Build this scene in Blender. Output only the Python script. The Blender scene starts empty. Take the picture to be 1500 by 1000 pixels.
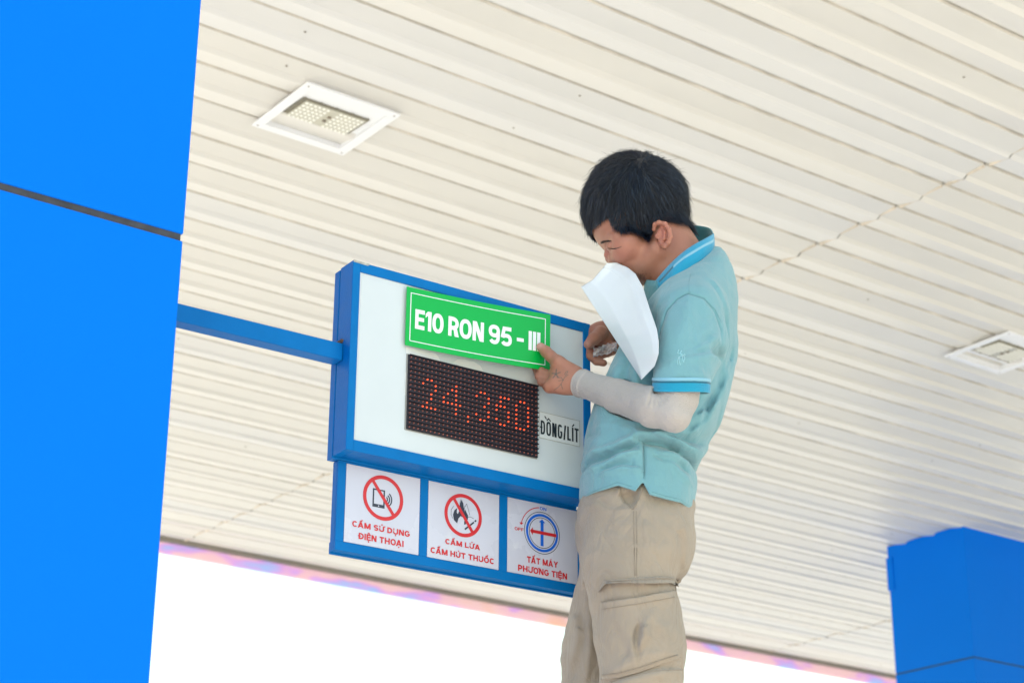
import bpy, bmesh, math, random
import numpy as np
from mathutils import Vector, Matrix
from mathutils.bvhtree import BVHTree
random.seed(7); np.random.seed(7)
sc = bpy.context.scene
R_ = math.radians
# ------------------------------------------------------------------ camera, sky, sun, exposure
CAMZ = 1.6
PITCH, ROLL, FPX = R_(21.84), R_(0.379), 2833.0
cam_d = bpy.data.cameras.new('camera'); cam = bpy.data.objects.new('camera', cam_d)
sc.collection.objects.link(cam); sc.camera = cam
_f = Vector((0, math.cos(PITCH), math.sin(PITCH)))
_u0 = Vector((0, -math.sin(PITCH), math.cos(PITCH))); _r0 = Vector((1, 0, 0))
_r = _r0*math.cos(ROLL) + _u0*math.sin(ROLL); _u = -_r0*math.sin(ROLL) + _u0*math.cos(ROLL)
cam.matrix_world = Matrix(((_r.x, _u.x, -_f.x, 0), (_r.y, _u.y, -_f.y, 0), (_r.z, _u.z, -_f.z, CAMZ), (0, 0, 0, 1)))
cam_d.sensor_width = 36.0; cam_d.lens = FPX*36/1500; cam_d.clip_start = .05; cam_d.clip_end = 3000
cam_d.dof.use_dof = True; cam_d.dof.focus_distance = 4.05; cam_d.dof.aperture_fstop = 7.0
world = bpy.data.worlds.new('World'); sc.world = world; world.use_nodes = True
wn = world.node_tree; bg = wn.nodes['Background']
sky = wn.nodes.new('ShaderNodeTexSky'); sky.sky_type = 'NISHITA'; sky.sun_disc = False
SUN_EL, SUN_ROT = R_(56), R_(225)      # sun behind the camera, to the left
sky.sun_elevation = SUN_EL; sky.sun_rotation = SUN_ROT
sky.air_density = 2.5; sky.dust_density = 1.0; sky.ozone_density = 3.0
wn.links.new(sky.outputs[0], bg.inputs[0]); bg.inputs[1].default_value = .15
sd = bpy.data.lights.new('sun', 'SUN'); sun = bpy.data.objects.new('sun', sd); sc.collection.objects.link(sun)
sd.energy = 4.6; sd.angle = R_(.5); sd.color = (1, .945, .87)
sdir = Vector((math.sin(SUN_ROT)*math.cos(SUN_EL), math.cos(SUN_ROT)*math.cos(SUN_EL), math.sin(SUN_EL)))
sun.rotation_euler = sdir.to_track_quat('Z', 'Y').to_euler(); sun.location = (0, -6, 12)
vs = sc.view_settings
vs.view_transform = 'Standard'; vs.look = 'None'; vs.gamma = 1.0; vs.use_curve_mapping = False
vs.exposure = 1.0
sc.cycles.max_bounces = 10; sc.cycles.diffuse_bounces = 6; sc.cycles.use_denoising = True

# ------------------------------------------------------------------ helpers
def link(o, parent=None):
    sc.collection.objects.link(o)
    if parent is not None: o.parent = parent
    return o
def tag(o, label=None, cat=None, group=None, kind=None):
    if label: o['label'] = label
    if cat: o['category'] = cat
    if group: o['group'] = group
    if kind: o['kind'] = kind
    return o
def empty(name, loc, rz=0):
    o = bpy.data.objects.new(name, None); o.empty_display_size = .1
    link(o); o.location = loc; o.rotation_euler = (0, 0, rz); return o
class MB:
    """mesh builder, local coordinates"""
    def __init__(s): s.v = []; s.f = []; s.m = []
    def add(s, vs_, fs, mi=0):
        n = len(s.v); s.v += [tuple(p) for p in vs_]; s.f += [tuple(i+n for i in f) for f in fs]; s.m += [mi]*len(fs)
        return s
    def box(s, x0, x1, y0, y1, z0, z1, mi=0):
        v = [(x0,y0,z0),(x1,y0,z0),(x1,y1,z0),(x0,y1,z0),(x0,y0,z1),(x1,y0,z1),(x1,y1,z1),(x0,y1,z1)]
        return s.add(v, [(0,3,2,1),(4,5,6,7),(0,1,5,4),(1,2,6,5),(2,3,7,6),(3,0,4,7)], mi)
    def tube(s, pts, r, n=8, mi=0, cap=True):
        pts = [Vector(p) for p in pts]; rs = r if hasattr(r, '__len__') else [r]*len(pts); rings = []
        for i, p in enumerate(pts):
            t = (pts[min(i+1, len(pts)-1)] - pts[max(i-1, 0)]).normalized()
            a = t.cross(Vector((0, 0, 1)));  a = a if a.length > .05 else t.cross(Vector((0, 1, 0)))
            a.normalize(); b = t.cross(a)
            rings.append([p + (a*math.cos(2*math.pi*k/n) + b*math.sin(2*math.pi*k/n))*rs[i] for k in range(n)])
        v = [q for rg in rings for q in rg]; f = []
        for i in range(len(pts)-1):
            for k in range(n): f.append((i*n+k, i*n+(k+1) % n, (i+1)*n+(k+1) % n, (i+1)*n+k))
        if cap: f += [tuple(range(n-1, -1, -1)), tuple((len(pts)-1)*n+k for k in range(n))]
        return s.add(v, f, mi)
    def prism(s, poly, y0, y1, mi=0):
        """poly in (x,z), CCW seen from -y; solid between y0 and y1"""
        n = len(poly); v = [(x, y0, z) for x, z in poly] + [(x, y1, z) for x, z in poly]
        f = [tuple(range(n)), tuple(range(2*n-1, n-1, -1))] + [(i, i+n, (i+1) % n+n, (i+1) % n) for i in range(n)]
        return s.add(v, f, mi)
    def build(s, name, mats, parent=None, smooth=False, bevel=0, seg=2):
        me = bpy.data.meshes.new(name); me.from_pydata(s.v, [], s.f)
        for m in (mats if isinstance(mats, (list, tuple)) else [mats]): me.materials.append(m)
        me.polygons.foreach_set('material_index', s.m)
        me.polygons.foreach_set('use_smooth', [smooth]*len(s.f)); me.update()
        bm = bmesh.new(); bm.from_mesh(me); bmesh.ops.recalc_face_normals(bm, faces=bm.faces); bm.to_mesh(me); bm.free()
        o = link(bpy.data.objects.new(name, me), parent)
        if bevel:
            b = o.modifiers.new('bevel', 'BEVEL'); b.width = bevel; b.segments = seg; b.limit_method = 'ANGLE'
        return o
def mat(name, col, rough=.5, spec=.5, var=0, vscale=6, bump=0, bscale=80, coat=0, metal=0, emit=None, sub=0, sheen=0, dirt=None, dscale=3, dth=.62, trans=0):
    m = bpy.data.materials.new(name); m.use_nodes = True; nt = m.node_tree; N = nt.nodes; L = nt.links
    b = N['Principled BSDF']; b.inputs['Base Color'].default_value = (*col, 1); b.inputs['Roughness'].default_value = rough
    b.inputs['Specular IOR Level'].default_value = spec; b.inputs['Metallic'].default_value = metal
    b.inputs['Coat Weight'].default_value = coat; b.inputs['Coat Roughness'].default_value = .12
    if sub: b.inputs['Subsurface Weight'].default_value = sub; b.inputs['Subsurface Radius'].default_value = (1, .35, .2); b.inputs['Subsurface Scale'].default_value = .008
    if sheen: b.inputs['Sheen Weight'].default_value = sheen; b.inputs['Sheen Roughness'].default_value = .5
    if trans: b.inputs['Transmission Weight'].default_value = trans
    if emit: b.inputs['Emission Color'].default_value = (*emit[:3], 1); b.inputs['Emission Strength'].default_value = emit[3]
    tc = N.new('ShaderNodeTexCoord'); src = None
    if var:
        nz = N.new('ShaderNodeTexNoise'); nz.inputs['Scale'].default_value = vscale; nz.inputs['Detail'].default_value = 6
        L.new(tc.outputs['Object'], nz.inputs['Vector'])
        mp = N.new('ShaderNodeMapRange'); mp.inputs['From Min'].default_value = .3; mp.inputs['From Max'].default_value = .7
        mp.inputs['To Min'].default_value = 1-var; mp.inputs['To Max'].default_value = 1+var
        L.new(nz.outputs[0], mp.inputs[0])
        mx = N.new('ShaderNodeVectorMath'); mx.operation = 'SCALE'; mx.inputs[0].default_value = col
        L.new(mp.outputs[0], mx.inputs['Scale']); src = mx.outputs[0]
        rr = N.new('ShaderNodeMapRange'); rr.inputs['To Min'].default_value = max(rough-.08, .02); rr.inputs['To Max'].default_value = min(rough+.1, 1)
        L.new(nz.outputs[0], rr.inputs[0]); L.new(rr.outputs[0], b.inputs['Roughness'])
    if dirt:
        n2 = N.new('ShaderNodeTexNoise'); n2.inputs['Scale'].default_value = dscale; n2.inputs['Detail'].default_value = 9; n2.inputs['Roughness'].default_value = .65
        L.new(tc.outputs['Object'], n2.inputs['Vector'])
        mp2 = N.new('ShaderNodeMapRange'); mp2.inputs['From Min'].default_value = dth; mp2.inputs['From Max'].default_value = dth+.12; mp2.inputs['To Max'].default_value = dirt[3]
        L.new(n2.outputs[0], mp2.inputs[0])
        mc = N.new('ShaderNodeMix'); mc.data_type = 'RGBA'; mc.inputs['A'].default_value = (*col, 1); mc.inputs['B'].default_value = (*dirt[:3], 1)
        if src: L.new(src, mc.inputs['A'])
        L.new(mp2.outputs[0], mc.inputs['Factor']); src = mc.outputs['Result']
    if src: L.new(src, b.inputs['Base Color'])
    if bump:
        nb = N.new('ShaderNodeTexNoise'); nb.inputs['Scale'].default_value = bscale; nb.inputs['Detail'].default_value = 4
        L.new(tc.outputs['Object'], nb.inputs['Vector'])
        bp = N.new('ShaderNodeBump'); bp.inputs['Strength'].default_value = bump; bp.inputs['Distance'].default_value = .002
        L.new(nb.outputs[0], bp.inputs['Height']); L.new(bp.outputs[0], b.inputs['Normal'])
    return m
# ------------------------------------------------------------------ lettering: capitals drawn as ribbons (w = letter width, t = stroke, cap height 1)
import unicodedata
def _ell(cx, cy, rx, ry, a0, a1, n=14, p=1.0):
    out = []
    for i in range(n+1):
        a = math.radians(a0+(a1-a0)*i/n); c, s = math.cos(a), math.sin(a)
        out.append((cx+rx*math.copysign(abs(c)**p, c), cy+ry*math.copysign(abs(s)**p, s)))
    return out
def ribbon(pts, t, closed=False):
    """polyline -> list of quads with mitred joins"""
    n = len(pts); L, Rr = [], []
    for i in range(n):
        a = pts[i-1] if (i or closed) else None; b = pts[i]; c = pts[(i+1) % n] if (i < n-1 or closed) else None
        def nrm(p, q): dx, dy = q[0]-p[0], q[1]-p[1]; l = math.hypot(dx, dy) or 1; return -dy/l, dx/l
        if a is None: m = nrm(b, c); k = 1
        elif c is None: m = nrm(a, b); k = 1
        else:
            n1, n2 = nrm(a, b), nrm(b, c); mx, my = n1[0]+n2[0], n1[1]+n2[1]; l = math.hypot(mx, my) or 1
            m = (mx/l, my/l); k = 1/max(.45, m[0]*n1[0]+m[1]*n1[1])
        L.append((b[0]+m[0]*t/2*k, b[1]+m[1]*t/2*k)); Rr.append((b[0]-m[0]*t/2*k, b[1]-m[1]*t/2*k))
    return [[Rr[i], Rr[(i+1) % n], L[(i+1) % n], L[i]] for i in range(n if closed else n-1)]
def glyph(c, w, t, p):
    """returns (width, [pieces]); a piece is a list of polygons lying in one layer"""
    h = t/2; P = []
    add = lambda pts, tt=t, closed=False: P.append(ribbon(pts, tt, closed))
    if c == 'I': return t, [[[(0, 0), (t, 0), (t, 1), (0, 1)]]]
    if c == '-': w *= .62; return w, [[[(0, .36), (w, .36), (w, .36+t*.9), (0, .36+t*.9)]]]
    if c == '/': w *= .62; return w, [[[(0, -.04), (t*.95, -.04), (w, 1.02), (w-t*.95, 1.02)]]]
    if c == '1': w = w*.52; add([(w-h, 0), (w-h, 1)]); P.append([[(0, .66), (w-t, .80), (w-t, 1), (w-t*1.1, 1), (0, .86)]]); return w, P
    if c == 'L': w *= .82; add([(h, 1), (h, h), (w, h)])
    elif c in 'EF':
        w *= .84; add([(w, 1-h), (h, 1-h), (h, h), (w, h)] if c == 'E' else [(w, 1-h), (h, 1-h), (h, 0)]); add([(t, .51), (w*.94, .51)], t*.95)
    elif c == 'T': w *= .92; add([(0, 1-h), (w, 1-h)]); add([(w/2, 1-t), (w/2, 0)])
    elif c == 'H': add([(h, 0), (h, 1)]); add([(w-h, 0), (w-h, 1)]); add([(t, .5), (w-t, .5)], t*.95)
    elif c == 'N': k = t*1.12; add([(h, 0), (h, 1)]); add([(w-h, 0), (w-h, 1)]); P.append([[(w-k-.02, 0), (w, 0), (k+.02, 1), (0, 1)]])
    elif c == 'M':
        w *= 1.22; k = t*1.15; add([(h, 0), (h, 1)]); add([(w-h, 0), (w-h, 1)])
        P.append([[(w/2-k/2, .05), (w/2+k/2, .05), (k, 1), (0, 1)]]); P.append([[(w/2-k/2, .05), (w/2+k/2, .05), (w, 1), (w-k, 1)]])
    elif c == 'A':
        w *= 1.12; k = t*1.12; P.append([[(0, 0), (k, 0), (w/2+k*.45, 1), (w/2-k*.55, 1)]]); P.append([[(w-k, 0), (w, 0), (w/2+k*.55, 1), (w/2-k*.45, 1)]])
        P.append([[(w*.2, .2), (w*.8, .2), (w*.8-.04, .2+t*.85), (w*.2+.04, .2+t*.85)]])
    elif c == 'Y':
        w *= 1.06; k = t*1.15; P.append([[(w/2-h, .42), (w/2+h, .42), (k, 1), (0, 1)]]); P.append([[(w/2-h, .42), (w/2+h, .42), (w, 1), (w-k, 1)]]); add([(w/2, 0), (w/2, .44)])
    elif c in 'O0': 
        if c == 'O': w *= 1.08
        add(_ell(w/2, .5, w/2-h, .5-h*.95, 0, 360, 36, p)[:-1], t, True)
    elif c in 'CG':
        w *= 1.03; a = 42 if c == 'C' else 40; add(_ell(w/2, .5, w/2-h, .5-h*.95, a, 360-a if c == 'C' else 345, 30, p))
        if c == 'G': add([(w*.55, .47), (w-.01, .47)], t*.9); add([(w-h, .47-t*.45), (w-h, .22)], t)
    elif c in 'DĐ':
        r = w-h; yy = .5-h; rx = min(w*.55, r-h)
        add([(h, h)] + _ell(r-rx, .5, rx, yy, -90, 90, 18, p) + [(h, 1-h)], t, True)
        if c == 'Đ': add([(-t*.55, .5), (w*.42, .5)], t*.75)
    elif c in 'PR':
        b = .40 if c == 'P' else .43; w *= .92; ry = (1-h-b)/2; rx = min(w*.5, w-t)
        add([(h, 0), (h, 1-h)] + _ell(w-h-rx, b+ry, rx, ry, 90, -90, 14, p) + [(t, b)])
        if c == 'R': P.append([[(w-t*1.15, 0), (w+.02, 0), (w*.66+h, b+h*.3), (w*.66-h*1.2, b+h*.3)]])
    elif c == 'U': add([(h, 1), (h, .35)] + _ell(w/2, w/2*.95, w/2-h, w/2*.95-h, 180, 360, 16, p) + [(w-h, 1)])
    elif c == 'S':
        w *= .90; ry = (1-t)/4; a = _ell(w/2, 1-h-ry, w/2-h, ry, 28, 262, 14, p); b = _ell(w/2, h+ry, w/2-h, ry, 82, -152, 14, p); add(a+b)
    elif c == '5':
        ry = .325-h; add([(w*.93, 1-h), (w*.14+h, 1-h), (h*1.1, .52)] + _ell(w/2-.01, .325, w/2-h, ry, 128, -152, 20, p))
    elif c == '9':
        ry = .325-h; add(_ell(w/2, 1-.325, w/2-h, ry, 0, 360, 28, p)[:-1], t, True); add([(w-h, .66), (w-h, .45)] + _ell(w/2, .40, w/2-h, .40-h, 0, -145, 16, p))
    return w, P
def make_text(s, w=.6, t=.16, p=.9, gap=.11, space=.36, acc=1.0):
    x = 0; layers = []; prev = ''
    for ch in s:
        if ch == ' ': x += space; continue
        d = unicodedata.normalize('NFD', ch); base = d[0]; marks = d[1:]
        gw, P = glyph(base, w, t, p)
        if base == 'A' and prev in ('C', 'O', 'T', 'Đ'): x -= gap*.75
        prev = base
        cx = x+gw/2; ta = t*.62*acc; M_ = []
        circ = '\u0302' in marks or '\u0306' in marks; top = 1.06
        for mk in marks:
            if mk == '\u0302': M_.append(ribbon([(cx-.17, top), (cx, top+.17), (cx+.17, top)], ta))
            if mk == '\u0306': M_.append(ribbon(_ell(cx, top+.17, .16, .14, 190, 350, 8), ta))
            if mk == '\u0301': o = (.13, .13) if circ else (0, 0); M_.append(ribbon([(cx-.04+o[0], top+o[1]), (cx+.12+o[0], top+.19+o[1])], ta*1.1))
            if mk == '\u0300': o = (-.24, .10) if circ else (0, 0); M_.append(ribbon([(cx+.04+o[0], top+o[1]), (cx-.12+o[0], top+.19+o[1])], ta*1.1))
            if mk == '\u0309': M_.append(ribbon([(cx-.07, top+.20), (cx+.06, top+.20), (cx+.08, top+.13), (cx, top+.08), (cx, top)], ta*.85))
            if mk == '\u0323': r = t*.55; M_.append([[(cx+r*math.cos(q*math.pi/4), -.19+r*math.sin(q*math.pi/4)) for q in range(8)]])
            if mk == '\u031b': M_.append(ribbon([(x+gw-t*.3, .86), (x+gw+.08, .93), (x+gw+.09, 1.08)], ta))
        for i, pc in enumerate(P): layers.append((i, [[(a+x, b) for a, b in q] for q in pc]))
        for i, pc in enumerate(M_): layers.append((i+3, pc))
        x += gw+gap
    return x-gap, layers
def text_layers_obj(name, layers, W, fn, material, parent):
    """fn(u, v, layer) -> point, u in 0..1 along the word, v in cap heights"""
    mb = MB()
    for k, polys in layers:
        for q in polys: mb.add([fn(a/W, b, k) for a, b in q], [tuple(range(len(q)))])
    me = bpy.data.meshes.new(name); me.from_pydata(mb.v, [], mb.f); me.materials.append(material)
    return link(bpy.data.objects.new(name, me), parent)

# viewing rays (authoring aid: turns measured directions into real positions)
def ray(px, py): return _f*FPX + _r*(px-750) + _u*(500-py)
def M(px, py, Y):
    """x and camera-relative z of the direction (px,py) on the vertical plane y=Y"""
    d = ray(px, py); t = Y/d.y; return d.x*t, d.z*t
def M3(px, py, Y): x, z = M(px, py, Y); return np.array((x, Y, z+CAMZ))

# ------------------------------------------------------------------ materials
m_ceil = mat('ceiling_sheet', (.715, .69, .64), .38, .5, var=.035, vscale=1.3, dirt=(.5, .40, .27, .35), dscale=1.7, dth=.66, bump=.12, bscale=12)
m_ceil2 = mat('ceiling_sheet_plain', (.705, .692, .668), .42, .5, var=.03, vscale=1.1, bump=.12, bscale=12)
m_groove = mat('groove_shade', (.66, .62, .55), .9, .2, var=.25, vscale=5)  # darker groove colour stands in for the shadow inside the sheet joints
m_seam = mat('grime_line', (.68, .60, .50), .9, .2, var=.3, vscale=9)
m_void = mat('roof_dark', (.12, .11, .10), .9)
m_blue = mat('cladding_blue', (0, .160, .72), .45, .06, var=.02, vscale=2, bump=.06, bscale=3, dirt=(.02, .17, .55, .5), dscale=2.2, dth=.70)
m_joint = mat('joint_sealant', (.052, .055, .065), .7, .3, var=.35, vscale=30, dirt=(.3, .3, .3, .8), dscale=40, dth=.68, bump=.5, bscale=90)
m_sblue = mat('sign_paint', (0, .150, .445), .42, .15, var=.06, vscale=14, dirt=(.30, .27, .24, .7), dscale=26, dth=.74, bump=.25, bscale=160)
m_face = mat('sign_acrylic', (.60, .645, .67), .22, .5, var=.03, vscale=5, dirt=(.74, .75, .74, .45), dscale=7, dth=.64, bump=.15, bscale=5)
m_pic = mat('pictogram_acrylic', (.58, .585, .68), .25, .5, var=.035, vscale=10, dirt=(.7, .71, .74, .6), dscale=12, dth=.62)
m_red = mat('print_red', (.60, .022, .03), .35)
m_navy = mat('print_dark', (.03, .035, .06), .4)
m_cyanb = mat('print_blue', (.004, .12, .62), .35)
m_black = mat('print_black', (.012, .02, .028), .4)
m_green = mat('vinyl_green', (.0, .40, .06), .30, .4)
m_white = mat('print_white', (.80, .82, .86), .35)
m_gedge = mat('vinyl_edge', (.45, .75, .5), .4)
m_led = mat('led_board', (.022, .018, .028), .55, .4, bump=.2, bscale=300)
m_ledoff = mat('led_off', (.42, .13, .10), .35)
m_ledon = mat('led_on', (.9, .12, .03), .4, emit=(1, .07, .02, 1.3))
m_lampw = mat('lamp_enamel', (.84, .85, .87), .35, .5, var=.02, vscale=8)
m_lampg = mat('lamp_gasket', (.22, .20, .15), .7, var=.2, vscale=40)
m_lensb = mat('lamp_lens_base', (.50, .48, .38), .3, .5)
m_lens = mat('lamp_lens', (.93, .92, .84), .12, .8, coat=.6)
m_steel = mat('screw_dark', (.26, .22, .17), .6, metal=.3)
m_conc = mat('forecourt_concrete', (.54, .50, .44), .9, .2, var=.12, vscale=.6, bump=.3, bscale=30)
m_paper = mat('backing_paper', (.72, .76, .79), .42, .5, var=.012, vscale=9)

# ------------------------------------------------------------------ ground
g = MB(); g.add([(-600, -600, 0), (600, -600, 0), (600, 600, 0), (-600, 600, 0)], [(0, 1, 2, 3)])
tag(g.build('ground', m_conc), kind='structure')

# ------------------------------------------------------------------ canopy: ceiling of ribbed sheets
AC = R_(53.633); HC = 4.0
dc = Vector((math.sin(AC), math.cos(AC), 0)); dn = Vector((-math.cos(AC), math.sin(AC), 0))
RZC = math.pi/2 - AC                       # local x = along the sheets, local y = across
ceil = MB(); x0, x1, y0, y1 = -1.5, 16.5, 1.45, 12.80
ceil.box(x0, x1, y0, y1, HC+.10, HC+.55)
CE = ceil.build('ceiling', m_void); CE.rotation_euler = (0, 0, RZC); CE.location = (0, 0, CAMZ)
tag(CE, kind='structure')
meas = [4.742, 5.017, 5.265, 5.557, 5.801, 6.084, 6.347, 6.619, 6.919, 7.169]
meas += [7.169 + (9.317-7.169)/8*k for k in range(1, 8)] + [9.317, 9.60, 9.89, 10.175, 10.464, 10.728, 11.032, 11.282, 11.585, 11.875, 12.131, 12.431, 12.752]
bounds = [4.742-.272*k for k in range(12, 0, -1)] + meas
def panel_mesh(name, length, m, kind):
    # profile across (u 0..1): lapped joint, bright flat, soft step, lower flat
    t = [0, .006, .010][kind]
    prof = [(0.0, .011), (.010, .011), (.024, .002), (.05, 0.0), (.44, -.006-t*.3), (.49, -.014), (.53, -.020-t*.2), (.89, -.0045), (.93, -.004), (.95, .009), (1.0, .011)]
    mb = MB(); n = len(prof); xs = [0, length]
    for x in xs: mb.v += [(x, u, z) for u, z in prof]
    for x in xs: mb.v += [(x, u, z+.004) for u, z in prof]
    for i in range(n-1):
        mb.f.append((i, i+1, n+i+1, n+i)); mb.f.append((2*n+i, 3*n+i, 3*n+i+1, 2*n+i+1)); 
        mb.f.append((i, 2*n+i, 2*n+i+1, i+1)); mb.f.append((n+i, n+i+1, 3*n+i+1, 3*n+i))
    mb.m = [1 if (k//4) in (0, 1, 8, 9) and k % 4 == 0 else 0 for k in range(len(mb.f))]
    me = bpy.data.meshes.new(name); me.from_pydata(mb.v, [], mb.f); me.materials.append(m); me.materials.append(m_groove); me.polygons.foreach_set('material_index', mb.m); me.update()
    return me
SEAM = 6.345
runs = [(-1.45, .345), (.35, SEAM-.004), (SEAM+.004, 12.34), (12.35, 16.45)]
screws = MB(); first = True
cache = {}
for (a, b) in runs:
    for i in range(len(bounds)-1):
        ka, kb = bounds[i], bounds[i+1]; kind = random.choice([0, 0, 1, 2]); mi = random.choice([0, 0, 1])
        key = (round(b-a, 2), kind, mi)
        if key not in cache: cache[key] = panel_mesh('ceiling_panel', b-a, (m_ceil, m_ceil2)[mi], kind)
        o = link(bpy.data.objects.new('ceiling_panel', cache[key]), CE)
        o.location = (a, ka+.002, HC+random.uniform(-.0015, .0015)); o.scale = (1, kb-ka-.003, 1)
        o.rotation_euler = (random.uniform(-.006, .006), 0, 0)
        for k in range(2):
            if random.random() < .55:
                x = a + (b-a)*random.choice([.12, .3, .5, .68, .88]) + random.uniform(-.1, .1); y = ka+(kb-ka)*random.choice([.25, .72])
                z = HC-.0055 if y < (ka+kb)/2 else HC-.0125
                screws.add([(x+.006*math.cos(q*math.pi/3), y+.006*math.sin(q*math.pi/3), z+.001) for q in range(6)] + [(x, y, z-.004)], [(q, (q+1) % 6, 6) for q in range(6)])
tag(screws.build('ceiling_screws', m_steel, CE), kind='stuff')
sm = MB()
for sx in (.3475, SEAM, 12.345):                 # dirty butt joints between the runs of sheets
    for i in range(len(bounds)-1):
        w_ = random.uniform(.004, .010); ka, kb = bounds[i], bounds[i+1]
        sm.box(sx-w_, sx+w_*.7, ka+.05*(kb-ka), ka+.45*(kb-ka), HC-.0065, HC+.008); sm.box(sx-w_*.9, sx+w_*.6, ka+.55*(kb-ka), ka+.93*(kb-ka), HC-.0150, HC+.004)
tag(sm.build('seam_grime', m_seam, CE), kind='stuff')
# edge trim and hanging fascia
tr = MB(); tr.box(x0, x1, 12.757, 12.797, HC-.028, HC+.12)
m_trim = mat('edge_trim', (.30, .275, .23), .6, .4, var=.1, vscale=3)
tr.build('edge_trim', m_trim, CE)
def fascia_mat():
    m = bpy.data.materials.new('fascia_film'); m.use_nodes = True; nt = m.node_tree; N = nt.nodes; L = nt.links
    b = N['Principled BSDF']; tc = N.new('ShaderNodeTexCoord'); mp = N.new('ShaderNodeMapping'); mp.inputs['Scale'].default_value = (1, 1, 3)
    L.new(tc.outputs['Object'], mp.inputs['Vector'])
    nz = N.new('ShaderNodeTexNoise'); nz.inputs['Scale'].default_value = 1.5; nz.inputs['Detail'].default_value = 3
    L.new(mp.outputs[0], nz.inputs['Vector'])
    cr = N.new('ShaderNodeValToRGB'); el = cr.color_ramp.elements
    el[0].position = .36; el[0].color = (.62, .72, .98, 1); el[1].position = .72; el[1].color = (.98, .72, .60, 1)
    for p, c in ((.43, (.88, .60, .92, 1)), (.47, (.97, .74, .80, 1)), (.60, (.98, .78, .78, 1))):
        e = el.new(p); e.color = c
    L.new(nz.outputs[0], cr.inputs[0]); L.new(cr.outputs[0], b.inputs['Base Color']); b.inputs['Roughness'].default_value = .5
    tl = N.new('ShaderNodeBsdfTranslucent'); L.new(cr.outputs[0], tl.inputs['Color']); ms = N.new('ShaderNodeMixShader'); ms.inputs[0].default_value = .5
    L.new(b.outputs[0], ms.inputs[1]); L.new(tl.outputs[0], ms.inputs[2]); L.new(ms.outputs[0], N['Material Output'].inputs[0])
    return m
fa = MB(); fa.box(x0, x1, 12.80, 12.803, HC-.115, HC+.75)
FA = fa.build('fascia_banner', fascia_mat()); FA.rotation_euler = (0, 0, RZC); FA.location = (0, 0, CAMZ)
tag(FA, 'pink and purple printed fascia band hanging along the far edge of the canopy', 'fascia')

# ------------------------------------------------------------------ recessed canopy lights
def make_lamp(name='canopy_light'):
    t = empty(name, (0, 0, 0)); S = .465; fl = .043
    fr = MB()
    for a in (0, 1):
        fr.box(0, S, a*(S-fl), a*(S-fl)+fl, -.030, -.022) if a == 0 else fr.box(0, S, S-fl, S, -.030, -.022)
    fr.box(0, fl, fl, S-fl, -.0298, -.022); fr.box(S-fl, S, fl, S-fl, -.0298, -.022)
    fr.box(.02, S-.02, .02, .024, -.023, .03); fr.box(.02, S-.02, S-.024, S-.02, -.023, .03)
    frame = fr.build('frame', m_lampw, t, bevel=.0015)
    hs = MB(); a, b, c = fl+.0005, S-fl-.0005, -.006           # sloping tray behind the frame
    hs.add([(a, a, -.0225), (b, a, -.0225), (b, b-.045, c), (a, b-.045, c)], [(0, 1, 2, 3)])
    hs.add([(a, a, -.022), (a, b, -.022), (a, b, .04), (a, a, .04)], [(0, 1, 2, 3)]); hs.add([(b, a, -.022), (b, b, -.022), (b, b, .04), (b, a, .04)], [(0, 1, 2, 3)])
    hs.add([(a, b-.045, c), (b, b-.045, c), (b, b-.045, .05), (a, b-.045, .05)], [(0, 1, 2, 3)])
    hs.add([(a, b-.045, .022), (b, b-.045, .022), (b, b, .01), (a, b, .01)], [(0, 1, 2, 3)])
    hs.add([(a, b, -.022), (b, b, -.022), (b, b, .05), (a, b, .05)], [(0, 1, 2, 3)])
    hs.build('housing', m_lampw, t)
    def pl(x, y, lift):      # point on the tray
        k = (y-a)/(b-.045-a); return (x, y, -.0225+k*(c+.0225)-lift)
    u0, u1, v0, v1 = .125*S, .835*S, .27*S, .70*S
    gk = MB()
    def slab(mb, x0, x1, y0, y1, h, base=0.0, mi=0):
        P = [pl(x0, y0, base), pl(x1, y0, base), pl(x1, y1, base), pl(x0, y1, base), pl(x0, y0, base+h), pl(x1, y0, base+h), pl(x1, y1, base+h), pl(x0, y1, base+h)]
        mb.add(P, [(0,3,2,1),(4,5,6,7),(0,1,5,4),(1,2,6,5),(2,3,7,6),(3,0,4,7)], mi)
    slab(gk, u0, u1, v0, v1, .006)
    for k in range(5):
        for yy in (v0-.004, v1-.004): slab(gk, u0+.006+k*(u1-u0-.02)/4, u0+.014+k*(u1-u0-.02)/4, yy, yy+.008, .010)
    G = gk.build('led_module', m_lampg, t)
    ln = MB(); slab(ln, u0+.022, u1-.012, v0+.012, v1-.012, .004, .006)
    nx, ny = 14, 6
    for i in range(nx):
        for j in range(ny):
            if 6 <= i <= 7: continue
            cx = u0+.022+(i+.5)*(u1-u0-.034)/nx; cy = v0+.012+(j+.5)*(v1-v0-.024)/ny
            P = [pl(cx+.0085*math.cos(q*math.pi/4), cy+.0085*math.sin(q*math.pi/4), .0102) for q in range(8)] + [pl(cx+.005*math.cos(q*math.pi/4), cy+.005*math.sin(q*math.pi/4), .0145) for q in range(8)]
            ln.add(P, [(q, (q+1) % 8, 8+(q+1) % 8, 8+q) for q in range(8)] + [tuple(range(8, 16))], 1)
    ln.build('lens', [m_lensb, m_lens], G)
    bk = MB(); cx = (u0+u1)/2+.01
    for cy in ((v0+v1)/2-.02, (v0+v1)/2+.022):
        slab(bk, cx-.007, cx+.007, cy-.006, cy+.006, .006, .0102)
    bk.build('fixing_screw', m_steel, G)
    for (x, y) in ((.02, .02), (S-.02, .02), (.02, S-.02), (S-.02, S-.02)):
        sb = MB(); sb.add([(x+.005*math.cos(q*math.pi/4), y+.005*math.sin(q*math.pi/4), -.0302) for q in range(8)] + [(x, y, -.033)], [(q, (q+1) % 8, 8) for q in range(8)])
        sb.build('screw', m_steel, t)
    return t
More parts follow.
